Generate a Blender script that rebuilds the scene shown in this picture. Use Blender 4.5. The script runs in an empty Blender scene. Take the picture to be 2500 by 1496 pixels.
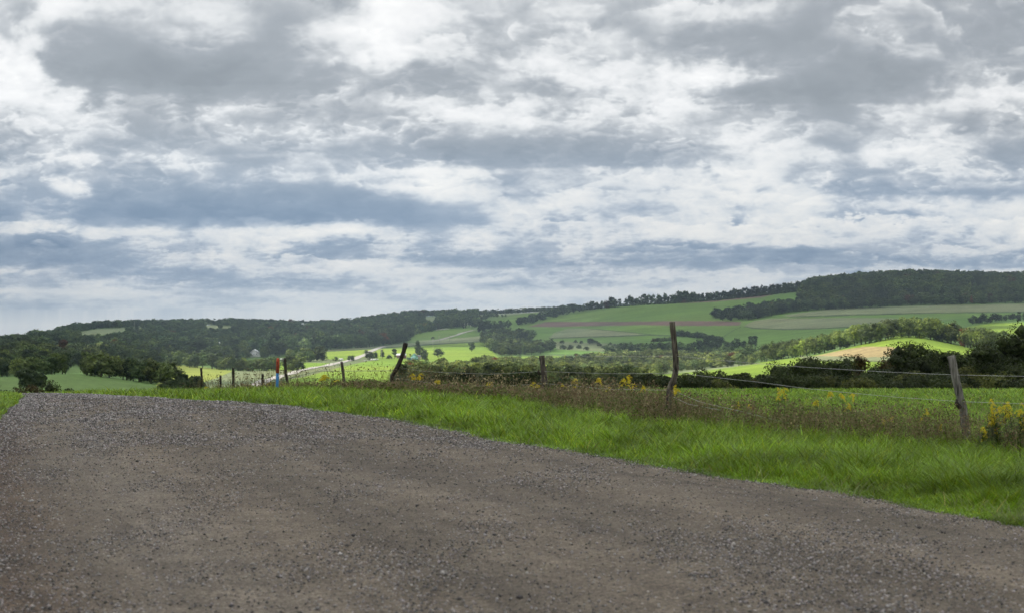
import bpy, math, random
import numpy as np
from mathutils import Vector
random.seed(7)
rng = np.random.default_rng(11)
S = bpy.context.scene
COL = S.collection
R = math.radians

# ------------------------------------------------------------------ camera, light, exposure
F = 3434.0            # focal length in pixels of a 2500 px wide picture
CZ = 1.4              # eye height
HY = 830.0            # horizon row
cam_d = bpy.data.cameras.new('camera')
cam = bpy.data.objects.new('camera', cam_d); COL.objects.link(cam)
cam.location = (0, 0, CZ); cam.rotation_euler = (R(90), 0, 0)
cam_d.sensor_width = 36; cam_d.lens = F / 2500 * 36
cam_d.shift_y = (HY - 748) / 2500
cam_d.clip_start = 0.1; cam_d.clip_end = 60000
cam_d.dof.use_dof = True; cam_d.dof.focus_distance = 34; cam_d.dof.aperture_fstop = 3.6
S.camera = cam

SUN_AZ, SUN_EL = -80.0, 42.0     # azimuth from +Y, clockwise
sd = Vector((math.sin(R(SUN_AZ)) * math.cos(R(SUN_EL)), math.cos(R(SUN_AZ)) * math.cos(R(SUN_EL)), math.sin(R(SUN_EL))))
sun_d = bpy.data.lights.new('sun', 'SUN'); sun = bpy.data.objects.new('sun', sun_d); COL.objects.link(sun)
sun_d.energy = 3.4; sun_d.angle = R(0.6); sun_d.color = (1, 0.95, 0.86)
sun.rotation_euler = sd.to_track_quat('Z', 'Y').to_euler()

EXPO = 0.70
S.view_settings.view_transform = 'Standard'; S.view_settings.look = 'None'
S.view_settings.exposure = EXPO; S.view_settings.gamma = 1
GAIN = 2 ** EXPO

w = bpy.data.worlds.new('World'); S.world = w; w.use_nodes = True
nt = w.node_tree; nt.nodes.clear()
def N(nt, t, **kw):
    n = nt.nodes.new(t)
    for k, v in kw.items(): setattr(n, k, v)
    return n
sky = N(nt, 'ShaderNodeTexSky', sky_type='NISHITA', sun_disc=False, sun_elevation=R(SUN_EL), sun_rotation=R(SUN_AZ), altitude=500)
tc = N(nt, 'ShaderNodeTexCoord'); noi = N(nt, 'ShaderNodeTexNoise'); noi.inputs['Scale'].default_value = 3; noi.inputs['Detail'].default_value = 5
rmp = N(nt, 'ShaderNodeValToRGB'); rmp.color_ramp.elements[0].position = .3; rmp.color_ramp.elements[1].position = .5
mx = N(nt, 'ShaderNodeMix', data_type='RGBA'); mx.inputs[7].default_value = (8.2, 8.5, 8.9, 1)
bg = N(nt, 'ShaderNodeBackground'); bg.inputs[1].default_value = 0.11; wo = N(nt, 'ShaderNodeOutputWorld')
L = nt.links.new
L(tc.outputs['Generated'], noi.inputs[0]); L(noi.outputs[0], rmp.inputs[0]); L(rmp.outputs[0], mx.inputs[0])
L(sky.outputs[0], mx.inputs[6]); L(mx.outputs[2], bg.inputs[0]); L(bg.outputs[0], wo.inputs[0])

S.cycles.max_bounces = 6; S.cycles.diffuse_bounces = 3; S.cycles.transmission_bounces = 4
S.cycles.transparent_max_bounces = 6; S.cycles.volume_bounces = 0
S.cycles.use_denoising = True

# ------------------------------------------------------------------ helpers
def mesh(name, V, Fs, mat=None, smooth=False, attrs=None, vcol=None):
    V = np.asarray(V, dtype=np.float32); me = bpy.data.meshes.new(name)
    groups = Fs if isinstance(Fs, list) else [Fs]
    groups = [np.asarray(g, dtype=np.int32) for g in groups if len(g)]
    nl = sum(g.size for g in groups); nf = sum(len(g) for g in groups)
    me.vertices.add(len(V)); me.vertices.foreach_set('co', V.ravel())
    me.loops.add(nl); me.loops.foreach_set('vertex_index', np.concatenate([g.ravel() for g in groups]))
    me.polygons.add(nf)
    tot = np.concatenate([np.full(len(g), g.shape[1], dtype=np.int32) for g in groups])
    st = np.concatenate([[0], np.cumsum(tot)[:-1]]).astype(np.int32)
    me.polygons.foreach_set('loop_start', st); me.polygons.foreach_set('loop_total', tot)
    if smooth: me.polygons.foreach_set('use_smooth', np.ones(nf, dtype=bool))
    me.update(calc_edges=True)
    if vcol is not None:
        a = me.attributes.new('tint', 'FLOAT_COLOR', 'POINT')
        c = np.ones((len(V), 4), dtype=np.float32); c[:, :3] = vcol; a.data.foreach_set('color', c.ravel())
    if mat: 
        for m in (mat if isinstance(mat, list) else [mat]): me.materials.append(m)
    return me
def ob(name, me, parent=None, loc=None):
    o = bpy.data.objects.new(name, me); COL.objects.link(o)
    if parent: o.parent = parent
    if loc is not None: o.location = loc
    return o
def tag(o, label=None, cat=None, group=None, kind=None):
    if label: o['label'] = label
    if cat: o['category'] = cat
    if group: o['group'] = group
    if kind: o['kind'] = kind
    return o
def lin(c):
    return tuple(((v / 255) / 12.92 if v / 255 <= .04045 else ((v / 255 + .055) / 1.055) ** 2.4) for v in c)

class MB:
    def __init__(s): s.v = []; s.f = {}; s.n = 0
    def add(s, V, Fc):
        V = [tuple(p) for p in V]
        for f in Fc: s.f.setdefault(len(f), []).append([i + s.n for i in f])
        s.v += V; s.n += len(V)
    def box(s, x0, x1, y0, y1, z0, z1):
        s.add([(x0,y0,z0),(x1,y0,z0),(x1,y1,z0),(x0,y1,z0),(x0,y0,z1),(x1,y0,z1),(x1,y1,z1),(x0,y1,z1)],
              [(0,3,2,1),(4,5,6,7),(0,1,5,4),(1,2,6,5),(2,3,7,6),(3,0,4,7)])
    def prism(s, poly, y0, y1):          # poly in xz, extruded on y
        n = len(poly); V = [(x, y0, z) for x, z in poly] + [(x, y1, z) for x, z in poly]
        s.add(V, [tuple(range(n)), tuple(range(2*n-1, n-1, -1))] + [(i, i+n, (i+1)%n+n, (i+1)%n) for i in range(n)])
    def tube(s, pts, rad, seg=8, jitter=0, squash=1.0):
        P = [Vector(p) for p in pts]; n = len(P); V = []
        for i in range(n):
            t = (P[min(i+1, n-1)] - P[max(i-1, 0)]).normalized()
            a = t.cross(Vector((0, 1, 0)) if abs(t.y) < .9 else Vector((1, 0, 0))).normalized(); b = t.cross(a)
            r = rad[i] if hasattr(rad, '__len__') else rad
            for k in range(seg):
                th = 2*math.pi*k/seg; q = r * (1 + random.uniform(-jitter, jitter))
                V.append(P[i] + a*math.cos(th)*q + b*math.sin(th)*q*squash)
        Fc = [(i*seg+k, i*seg+(k+1)%seg, (i+1)*seg+(k+1)%seg, (i+1)*seg+k) for i in range(n-1) for k in range(seg)]
        Fc += [tuple(range(seg-1, -1, -1)), tuple((n-1)*seg+k for k in range(seg))]
        s.add(V, Fc)
    def build(s, name, mat, parent=None, smooth=False, loc=None):
        return ob(name, mesh(name, s.v, list(s.f.values()), mat, smooth), parent, loc)
def empty(name, loc, rz=0):
    o = ob(name, None, None, loc); o.rotation_euler.z = rz; o.empty_display_size = .3
    return o

# gradient noise
_g = np.random.default_rng(3); _perm = _g.permutation(512); _perm = np.concatenate([_perm, _perm])
_ang = _g.random(512) * 2 * np.pi; _gx, _gy = np.cos(_ang), np.sin(_ang)
def perlin(x, y, s=0):
    xi = np.floor(x).astype(np.int64); yi = np.floor(y).astype(np.int64); xf = x - xi; yf = y - yi
    u = xf*xf*xf*(xf*(xf*6-15)+10); v = yf*yf*yf*(yf*(yf*6-15)+10)
    def g(ix, iy, dx, dy):
        h = _perm[(_perm[(ix + s*37) & 511] + iy) & 511]; return _gx[h]*dx + _gy[h]*dy
    a = g(xi, yi, xf, yf); b = g(xi+1, yi, xf-1, yf); c = g(xi, yi+1, xf, yf-1); d = g(xi+1, yi+1, xf-1, yf-1)
    return (a + u*(b-a) + v*((c + u*(d-c)) - (a + u*(b-a)))) * 1.41
def fbm(x, y, o=5, s=0, gain=.5, lac=2.03):
    r = 0; a = 1; t = 0
    for i in range(o): r = r + a*perlin(x, y, s+i*5); t += a; a *= gain; x = x*lac + 13.1; y = y*lac + 7.7
    return r / t
def smooth(a, b, x): t = np.clip((x-a)/(b-a), 0, 1); return t*t*(3-2*t)

# ------------------------------------------------------------------ terrain profile
ROWS = np.array([300, 450, 600, 800, 1000, 1250, 1500, 1800, 2100, 2400, 2700, 3000, 3400, 4000, 4800], float)
COLS = {
 -300: [975, 952, 930, 918, 904, 890, 878, 866, 858, 852, 846, 842, 840, 850, 860],
    0: [975, 950, 922, 917, 903, 888, 874, 862, 852, 843, 835, 829, 824, 838, 850],
  200: [978, 952, 916, 917, 903, 889, 876, 860, 845, 832, 819, 808, 803, 818, 836],
  400: [980, 962, 941, 927, 908, 893, 884, 868, 850, 832, 816, 802, 795, 808, 826],
  600: [980, 960, 946, 928, 910, 898, 880, 865, 848, 832, 816, 803, 793, 806, 826],
  800: [980, 960, 940, 918, 902, 884, 866, 851, 838, 827, 816, 805, 797, 806, 826],
 1000: [980, 960, 940, 918, 902, 884, 865, 848, 828, 816, 804, 790, 774, 785, 812],
 1200: [980, 962, 945, 922, 905, 886, 868, 846, 824, 808, 794, 777, 767, 777, 800],
 1400: [980, 965, 955, 938, 918, 895, 872, 846, 822, 798, 777, 761, 755, 765, 790],
 1600: [980, 962, 952, 938, 918, 898, 872, 838, 805, 771, 741, 739, 742, 752, 780],
 1800: [980, 962, 945, 918, 900, 886, 866, 826, 790, 753, 727, 726, 729, 740, 770],
 2000: [980, 962, 938, 900, 866, 856, 840, 802, 765, 728, 704, 695, 697, 708, 745],
 2200: [980, 962, 930, 885, 824, 834, 822, 788, 755, 719, 694, 682, 679, 690, 730],
 2400: [980, 962, 930, 895, 850, 815, 798, 776, 750, 719, 695, 684, 682, 694, 730],
 2800: [980, 962, 930, 890, 840, 805, 785, 768, 745, 714, 694, 686, 685, 698, 735],
}
CX = np.array(sorted(COLS)); TAB = np.array([COLS[c] for c in CX], float)
ZT = CZ + (HY - TAB) / F * ROWS[None, :]
def catmull(xk, yk, x):               # piecewise cubic along last axis of yk
    i = np.clip(np.searchsorted(xk, x) - 1, 0, len(xk)-2); h = xk[i+1]-xk[i]; t = (x-xk[i])/h
    m = np.zeros_like(yk); d = np.diff(yk, axis=-1)/np.diff(xk)
    m[..., 1:-1] = (d[..., 1:]+d[..., :-1])/2; m[..., 0] = d[..., 0]; m[..., -1] = d[..., -1]
    h00 = (1+2*t)*(1-t)**2; h10 = t*(1-t)**2; h01 = t*t*(3-2*t); h11 = t*t*(t-1)
    return h00*yk[..., i] + h10*h*m[..., i] + h01*yk[..., i+1] + h11*h*m[..., i+1]
PXG = np.arange(-300, 2801, 4.0)
zc = catmull(CX.astype(float), ZT.T, PXG).T                  # px x rows
DG = np.concatenate([np.arange(300, 4801, 4.0)])
ZG = catmull(ROWS, zc, DG)                                   # px x D
def near_z(px, D):
    k = .0009 - .00022*smooth(420, 800, px)
    q = np.maximum(D-25, 0); z = -k*q*q
    z90 = -k*65*65; sl = -2*k*65
    return np.where(D > 90, z90 + sl*(D-90)*np.exp(-(np.maximum(D-90,0))/70), z)
def zpD(px, D):
    px = np.clip(np.asarray(px, float), -300, 2796); D = np.asarray(D, float)
    px, D = np.broadcast_arrays(px, D)
    fi = (px+300)/4; i = np.clip(fi.astype(int), 0, len(PXG)-2); a = fi-i
    fd = (np.clip(D, 300, 4796)-300)/4; j = np.clip(fd.astype(int), 0, len(DG)-2); b = fd-j
    far = (ZG[i, j]*(1-a)+ZG[i+1, j]*a)*(1-b) + (ZG[i, j+1]*(1-a)+ZG[i+1, j+1]*a)*b
    t = smooth(90, 300, D)
    X = (px-1250)/F*D
    und = (fbm(X/210, D/210, 3, 9)*3.0)*smooth(300, 900, D)*(1-smooth(2300, 3000, D)*.6)
    return near_z(px, D)*(1-t) + far*t + und
def zxy(x, y):
    x = np.asarray(x, float); y = np.asarray(y, float); r = np.hypot(x, y)
    az = np.arctan2(x, y); ca = np.clip(az, -R(24), R(24))
    D = r*np.cos(ca); px = 1250 + F*np.tan(ca)
    px = np.where(np.abs(az) > R(100), 1250 + (px-1250)*np.clip(1-(np.abs(az)-R(100))/R(80), 0, 1), px)
    return zpD(px, D) + np.where(r < 90, fbm(x/2.3, y/2.3, 3, 4)*.03, 0)
DP = np.exp(np.linspace(math.log(250), math.log(4700), 1500))
def hit(px, py, dmin=250, dmax=4700):
    D = DP[(DP >= dmin) & (DP <= dmax)]
    z = zpD(px, D); q = HY - (z-CZ)*F/D
    k = np.nonzero(q <= py)[0]
    d = D[k[0]] if len(k) else D[np.argmin(q)]
    return Vector(((px-1250)/F*d, d, float(zxy((px-1250)/F*d, d))))
def at(px, py, D): return Vector(((px-1250)/F*D, D, CZ + (HY-py)/F*D))
def inpoly(px, py, poly):
    c = np.zeros(px.shape, bool); n = len(poly); j = n-1
    for i in range(n):
        xi, yi = poly[i]; xj, yj = poly[j]
        if yi != yj: c ^= ((yi > py) != (yj > py)) & (px < (xj-xi)*(py-yi)/(yj-yi)+xi)
        j = i
    return c

# ------------------------------------------------------------------ materials
def newmat(name):
    m = bpy.data.materials.new(name); m.use_nodes = True; nt = m.node_tree; nt.nodes.clear()
    out = N(nt, 'ShaderNodeOutputMaterial'); return m, nt, out
def leafmat(name, cols, rough=.6, trans=.35, scale=.6, use_obj=False, use_attr=False, spec=.25, objcol=False):
    m, nt, out = newmat(name); L = nt.links.new
    g = N(nt, 'ShaderNodeNewGeometry'); tc = N(nt, 'ShaderNodeTexCoord')
    noi = N(nt, 'ShaderNodeTexNoise'); noi.inputs['Scale'].default_value = scale; noi.inputs['Detail'].default_value = 3
    L(tc.outputs['Object'], noi.inputs[0])
    ad = N(nt, 'ShaderNodeMath', operation='ADD'); ml = N(nt, 'ShaderNodeMath', operation='MULTIPLY'); ml.inputs[1].default_value = .5
    L(g.outputs['Random Per Island'], ml.inputs[0]); L(ml.outputs[0], ad.inputs[0])
    m2 = N(nt, 'ShaderNodeMath', operation='MULTIPLY_ADD'); m2.inputs[1].default_value = 1.5; m2.inputs[2].default_value = -.5
    L(noi.outputs[0], m2.inputs[0]); L(m2.outputs[0], ad.inputs[1])
    cr = N(nt, 'ShaderNodeValToRGB'); cr.color_ramp.elements.remove(cr.color_ramp.elements[1])
    for i, c in enumerate(cols):
        p = .1 + .8*i/max(1, len(cols)-1)
        e = cr.color_ramp.elements[0] if i == 0 else cr.color_ramp.elements.new(p); e.position = p; e.color = (*c, 1)
    L(ad.outputs[0], cr.inputs[0]); col = cr.outputs[0]
    if use_attr or objcol:
        a = N(nt, 'ShaderNodeAttribute', attribute_name='tint') if use_attr else N(nt, 'ShaderNodeObjectInfo')
        x = N(nt, 'ShaderNodeMix', data_type='RGBA', blend_type='MULTIPLY'); x.inputs[0].default_value = 1
        L(col, x.inputs[6]); L(a.outputs['Color'], x.inputs[7]); col = x.outputs[2]
    p = N(nt, 'ShaderNodeBsdfPrincipled'); p.inputs['Roughness'].default_value = rough; p.inputs['Specular IOR Level'].default_value = spec
    t = N(nt, 'ShaderNodeBsdfTranslucent'); ms = N(nt, 'ShaderNodeMixShader'); ms.inputs[0].default_value = trans
    L(col, p.inputs[0]); L(col, t.inputs[0]); L(p.outputs[0], ms.inputs[1]); L(t.outputs[0], ms.inputs[2]); L(ms.outputs[0], out.inputs[0])
    return m
def flat(name, col, rough=.7, scale=8, var=.25, bump=0, metal=0, stretch=None, spec=.4):
    m, nt, out = newmat(name); L = nt.links.new
    tc = N(nt, 'ShaderNodeTexCoord'); mp = N(nt, 'ShaderNodeMapping'); noi = N(nt, 'ShaderNodeTexNoise')
    noi.inputs['Scale'].default_value = scale; noi.inputs['Detail'].default_value = 6
    if stretch: mp.inputs['Scale'].default_value = stretch
    L(tc.outputs['Object'], mp.inputs[0]); L(mp.outputs[0], noi.inputs[0])
    cr = N(nt, 'ShaderNodeValToRGB'); cr.color_ramp.elements[0].position = .35; cr.color_ramp.elements[1].position = .65
    cr.color_ramp.elements[0].color = (*[c*(1-var) for c in col], 1); cr.color_ramp.elements[1].color = (*[min(1, c*(1+var)) for c in col], 1)
    p = N(nt, 'ShaderNodeBsdfPrincipled'); p.inputs['Roughness'].default_value = rough; p.inputs['Metallic'].default_value = metal
    p.inputs['Specular IOR Level'].default_value = spec
    L(noi.outputs[0], cr.inputs[0]); L(cr.outputs[0], p.inputs[0]); L(p.outputs[0], out.inputs[0])
    if bump:
        b = N(nt, 'ShaderNodeBump'); b.inputs['Strength'].default_value = 1; b.inputs['Distance'].default_value = bump
        L(noi.outputs[0], b.inputs['Height']); L(b.outputs[0], p.inputs['Normal'])
    return m

# ------------------------------------------------------------------ ground sheet
C_MEADOW = (.115, .185, .052); C_BRIGHT = (.20, .29, .035); C_YEL = (.27, .30, .06); C_CORN = (.20, .225, .115)
C_TAN = (.34, .27, .13); C_BROWN = (.155, .105, .085); C_HILL = (.125, .215, .042); C_PALE = (.25, .29, .15); C_FLOOR = (.06, .075, .03)
C_SCRUB = (.17, .19, .09); C_LINE = (.05, .075, .03); C_GRASS = (.06, .10, .018)
FIELDS = [
 (C_HILL, [(1000,842),(1160,812),(1290,790),(1400,762),(1600,740),(1800,730),(1960,715),(1960,750),(2030,754),(2210,745),(2500,741),(2500,780),(2380,792),(2100,830),(1900,850),(1560,865),(1350,862),(1180,850),(1010,845)]),
 (C_HILL, [(990,838),(1000,815),(1140,795),(1165,810),(1100,828)]),
 (C_HILL, [(1180,788),(1310,758),(1400,755),(1350,775),(1240,800)]),
 (C_PALE, [(1165,770),(1400,752),(1400,757),(1300,764),(1180,774)]),
 (C_BRIGHT, [(640,900),(720,868),(770,857),(900,850),(1000,846),(1180,832),(1215,870),(1360,868),(1400,872),(1300,895),(1150,910),(1000,930),(980,990),(560,990),(700,930)]),
 (C_YEL, [(425,888),(480,893),(572,904),(522,924),(452,944),(420,975),(380,940)]),
 (C_CORN, [(455,945),(520,925),(575,904),(690,902),(747,911),(700,924),(640,938),(560,960),(430,975)]),
 (C_CORN, [(300,888),(340,884),(415,890),(400,896),(300,896)]),
 (C_CORN, [(755,857),(860,849),(940,842),(1000,836),(1172,824),(1175,832),(1050,839),(950,846),(860,853)]),
 (C_PALE, [(1000,832),(1100,826),(1172,820),(1172,826),(1050,834)]),
 (C_SCRUB, [(640,905),(740,903),(830,884),(905,868),(920,876),(840,893),(740,920),(690,928)]),
 (C_SCRUB, [(690,876),(760,872),(830,878),(825,885),(690,884)]),
 (C_BROWN, [(1288,797),(1333,785),(1440,785),(1639,783),(1759,783),(1809,785),(1807,794),(1706,795),(1573,793),(1440,795),(1360,798)]),
 (C_CORN, [(1341,825),(1352,812),(1386,801),(1440,802),(1533,810),(1573,816),(1440,822)]),
 (C_BROWN, [(1652,741),(1759,733),(1860,721),(1900,716),(1860,727),(1732,738)]),
 (C_SCRUB, [(1350,832),(1500,838),(1560,850),(1480,858),(1360,852)]),
 (C_CORN, [(1912,769),(2026,754),(2213,746),(2600,740),(2600,760),(2239,764),(2026,769),(1928,773)]),
 (C_CORN, [(1815,795),(1840,783),(1880,777),(2080,775),(2330,779),(2180,787),(2090,796),(2000,801),(1920,803),(1840,800)]),
 (C_BRIGHT, [(1600,925),(1640,903),(1780,893),(1900,878),(2010,863),(2190,820),(2240,820),(2390,852),(2390,990),(1500,990)]),
 (C_PALE, [(1600,905),(1700,897),(1830,884),(1860,886),(1700,906),(1620,912)]),
 (C_TAN, [(1990,868),(2060,853),(2110,845),(2170,845),(2215,853),(2190,871),(2110,877),(1990,874)]),
 (C_CORN, [(1950,868),(2020,868),(2100,872),(2200,868),(2190,882),(2110,880),(1960,878)]),
 (C_BRIGHT, [(2360,797),(2420,788),(2600,782),(2600,830),(2420,808)]),
 (C_PALE, [(186,812),(232,803),(374,797),(335,804),(253,815),(190,817)]),
 (C_PALE, [(495,793),(585,797),(545,803),(500,800)]), (C_PALE, [(1036,772),(1068,772),(1066,784),(1038,784)]),
 (C_YEL, [(120,846),(150,838),(215,842),(255,832),(258,842),(210,850),(130,852)]),
]
LINES = [([(1341,825),(1440,822),(1573,817),(1640,819)], 1.5), ([(1440,802),(1533,810),(1600,817)], .9), ([(1928,773),(2026,770),(2239,764.5),(2600,760)], 1.4),
 ([(1815,796),(1840,801),(1920,803.5),(2000,801.5),(2090,796.5)], 1.5), ([(760,858),(860,853.5),(950,847)], 1.6), ([(945,848),(1050,840),(1175,833)], 1.6),
 ([(700,924),(747,912),(800,900)], 1.4), ([(560,962),(640,939),(700,925)], 1.8), ([(780,905),(990,904)], 1.1), ([(1955,879),(2110,881),(2190,882)], 1.0),
 ([(1810,797),(1790,806),(1765,822)], 1.0)]
def ground_color(px, py, D, x, y):
    n = px.size; c = np.tile(np.array(C_MEADOW), (n, 1))
    # wiggle the borders a little in the ground plane
    wx = px + perlin(x/35, y/35, 2)*1.6*600/np.maximum(D, 300); wy = py + perlin(x/60, y/60, 7)*.5
    for col, poly in FIELDS:
        m = inpoly(wx, wy, poly) & (D > 330); c[m] = col
    for pts, wd in LINES:
        for (x0, y0), (x1, y1) in zip(pts[:-1], pts[1:]):
            t = np.clip((wx-x0)/(x1-x0), 0, 1) if x1 != x0 else 0
            m = (np.abs(wy-(y0+(y1-y0)*t)) < wd*.8) & (wx >= min(x0, x1)) & (wx <= max(x0, x1)) & (D > 330); c[m] = C_LINE
    k = smooth(95, 330, D)[:, None]; c = np.array(C_GRASS)*(1-k) + c*k
    n1 = fbm(x/90, y/90, 4, 21); n2 = fbm(x/400+3, y/400, 3, 31)
    c = c*(1 + .30*n1[:, None] + .22*n2[:, None])
    st = (fbm(x/260, y/16, 2, 41)+.8*fbm(x/500+y/300, y/7+x/60, 1, 43))*smooth(500, 900, D); c = c*(1 + .26*st[:, None])
    c[:, 0] *= 1 + .22*n2; return c
azi = np.linspace(-R(21.6), R(21.6), 1150)
azo = np.linspace(R(21.8), R(359.99-21.6)-0, 150)
AZ = np.concatenate([azi, azo]); na = len(AZ)
RR = np.concatenate([[.5, 1.2], np.exp(np.linspace(math.log(2), math.log(90), 240)), np.exp(np.linspace(math.log(92), math.log(300), 40)), np.exp(np.linspace(math.log(303), math.log(4600), 620))])
A, RM = np.meshgrid(AZ, RR); X = RM*np.sin(A); Y = RM*np.cos(A); Z = zxy(X, Y)
A2 = np.arctan2(X, Y); inf = np.abs(A2) < R(24)
Dm = RM*np.cos(np.clip(A2, -R(24), R(24))); PX = 1250+F*np.tan(np.clip(A2, -R(24), R(24))); PY = HY-(Z-CZ)*F/Dm
gc = ground_color(PX.ravel(), PY.ravel(), Dm.ravel(), X.ravel(), Y.ravel())
nr = len(RR); idx = np.arange(nr*na).reshape(nr, na); nxt = np.roll(idx, -1, axis=1)
Q = np.stack([idx[:-1], nxt[:-1], nxt[1:], idx[1:]], -1).reshape(-1, 4)
V = np.stack([X, Y, Z], -1).reshape(-1, 3)
cap = np.stack([idx[0], nxt[0], np.full(na, nr*na)], -1)
V = np.vstack([V, [[0, 0, 0]]]); gc = np.vstack([gc, [C_GRASS]])
mg, nt, out = newmat('meadow ground'); L = nt.links.new
at_ = N(nt, 'ShaderNodeAttribute', attribute_name='tint'); p = N(nt, 'ShaderNodeBsdfPrincipled'); p.inputs['Roughness'].default_value = .9; p.inputs['Specular IOR Level'].default_value = .1
tc = N(nt, 'ShaderNodeTexCoord'); n1 = N(nt, 'ShaderNodeTexNoise'); n1.inputs['Scale'].default_value = .35; n1.inputs['Detail'].default_value = 8
mr = N(nt, 'ShaderNodeMapRange'); mr.inputs[1].default_value = .3; mr.inputs[2].default_value = .7; mr.inputs[3].default_value = .72; mr.inputs[4].default_value = 1.28
mm = N(nt, 'ShaderNodeMix', data_type='RGBA', blend_type='MULTIPLY'); mm.inputs[0].default_value = 1
L(tc.outputs['Object'], n1.inputs[0]); L(n1.outputs[0], mr.inputs[0]); L(at_.outputs['Color'], mm.inputs[6]); L(mr.outputs[0], mm.inputs[7]); L(mm.outputs[2], p.inputs[0]); L(p.outputs[0], out.inputs[0])
bm_ = N(nt, 'ShaderNodeBump'); bm_.inputs['Distance'].default_value = .5; bm_.inputs['Strength'].default_value = .6; L(n1.outputs[0], bm_.inputs['Height']); L(bm_.outputs[0], p.inputs['Normal'])
tag(ob('ground', mesh('ground', V, [Q, cap], mg, True, vcol=gc)), kind='structure')

# ------------------------------------------------------------------ sky dome with computed clouds
def sky_colors(px, py):
    """px, py are directions: azimuth and elevation in units of the focal length."""
    e = np.maximum((HY - py)/F, .004)                       # tan elevation
    h = e + .035
    HB = [.30, .15, .075, .0375]; ux = (px-1250)/F; uy = e        # bands of apparent cloud size, shrinking to the horizon
    lh = np.clip(np.log2(.30/h), 0, 2.999)
    def bands(fn):
        r = np.zeros(px.shape)
        for k, hb in enumerate(HB):
            wgt = np.clip(1-np.abs(lh-k), 0, 1); m = wgt > 0
            if m.any(): r[m] += wgt[m]/np.sqrt(wgt[m]**2+(1-wgt[m])**2)**.6*fn(ux[m]/hb+7.3*k, uy[m]/hb*(1.5+.75*k)+3.1*k)
        return r
    rows = [25, 75, 125, 175, 225, 275, 325, 375, 425, 475, 512, 535, 570, 600, 632, 660, 700, 740, 790]
    G = ['5876665569876666656555554', '6555665789866665544456544', '7334555678655666543345544', '9422334565456877796322345',
         '8743333454446468763223477', '7754576445788677765446766', '6664466666666555677656755', '5666665555433334567778864',
         '5645555677985676788665566', '4422222225776677888844555', '5311111111468776777888888', '6322222111357777788888888',
         '7788787777686666676667668', '2336578346475676666666667', '3233455376345555444444556', '7655456667666667766666667',
         '6566656666766777777666667', '6667666777677777777777777', '7777777777777777777777777']
    g = np.array([[int(ch) for ch in (r + '6'*25)[:25]] for r in G], float)
    gx = np.arange(50, 2500, 100.); gy = np.array(rows, float)
    amp = np.clip(e/.24, .10, 1.2)
    w1 = bands(lambda u, v: fbm(u*3, v*3, 7, 1, gain=.60)); w2 = bands(lambda u, v: fbm(u*3+9, v*3, 7, 2, gain=.60))
    wx = w1*180*amp**.7; wy = w2*75*amp
    qx = np.clip(px+wx, 50, 2449); qy = np.clip(py+wy, 25, 789)
    i = np.clip(np.searchsorted(gx, qx)-1, 0, 23); a = (qx-gx[i])/100; j = np.clip(np.searchsorted(gy, qy)-1, 0, len(gy)-2); b = (qy-gy[j])/(gy[j+1]-gy[j])
    a = a*a*(3-2*a); b = b*b*(3-2*b)
    g0 = (g[j, i]*(1-a)+g[j, i+1]*a)*(1-b)+(g[j+1, i]*(1-a)+g[j+1, i+1]*a)*b
    far = smooth(0, 600, np.maximum(-px, px-2500)) ; far = np.maximum(far, smooth(0, 400, -py))
    g0 = g0*(1-far) + (5.2 + 5*w2)*far
    # overlapping cloud bodies, far to near: crisp bright edge, darker towards the middle and the underside
    def body(U, W):
        s = np.full(U.shape, 6.2)
        for k, (f, th) in enumerate(((6.5, -.02), (4.6, .0), (3.0, .02), (2.1, .03))):
            u = U*f+11*k; v = W*f+5*k; wu = .45*fbm(u*.9, v*.9, 3, 300+k); wv = .35*fbm(u*.9+5, v*.9, 3, 310+k)
            n = fbm(u+wu, v+wv, 7, 320+7*k, gain=.52)-th; n2 = fbm(u+wu-.08, v+wv+.20, 4, 320+7*k, gain=.45)-th
            al = smooth(-.02, .13, n); d = np.clip(n, 0, .5); sh_ = 7.8 - 7.5*d - 8.5*np.clip(n2-n+.03, -.16, .22)
            s = s*(1-al*.85)+sh_*al*.85
        return s-6.3
    s = bands(body)
    low = smooth(.085, .02, e)
    st = .6*fbm(ux*9+3, uy*100, 5, 91, gain=.6)+.7*fbm(ux*4.5+1, uy*62+.5*w2, 4, 95, gain=.6)
    lev = 5.75 + (g0-6)*1.05 + s*(1.0-.45*low) + st*(5.2*smooth(.10, .045, e))
    # ranks of flat-based clouds behind one another: bright heads, dark undersides ending in a firm lower edge
    for k, (sp, sc, am) in enumerate(((2.6, 3.2, 1.0), (4.3, 5.5, .8))):
        v = np.log(h/.285)*-sp*1.35 + .42*w1 + .5*w2 + .30*fbm(ux*2.2+k*3, uy*3, 2, 400+k)*2
        rk = np.floor(v); fr = v-rk; uu = ux/np.maximum(.285*np.exp(-rk/(sp*1.35)), .02)
        on = fbm(uu*sc*.55+rk*17.3, rk*5.1+0*uu, 3, 410+k); edge_u = smooth(.0, .30, on)
        sw = .75 - 2.1*smooth(.15, 1.0, fr)**1.2 + 1.35*smooth(.93, 1.0, fr)
        lev = lev + am*edge_u*sw*(.55+1.25*smooth(.13, .06, e))*(1-.92*low)*1.9
    def band(cx, cy, rx, ry, s):
        ex = px + 60*w1; ey = py + 16*w2*amp
        lower = 1-smooth(cy, cy+9, ey); upper = smooth(cy-ry, cy, ey)**1.3
        return -s*lower*upper*np.clip(1-((ex-cx)/rx)**2, 0, 1)**.6
    lev = lev + band(600, 529, 490, 110, 2.0) + band(1380, 408, 400, 75, 1.8) + band(500, 372, 360, 60, 1.4) + band(2330, 472, 270, 50, 2.0) + band(1150, 650, 240, 30, 1.8) + band(1750, 614, 330, 26, 1.8) + band(140, 640, 220, 40, 1.2) + band(2000, 250, 330, 110, 1.6) + band(480, 205, 420, 110, 1.4)
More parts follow.
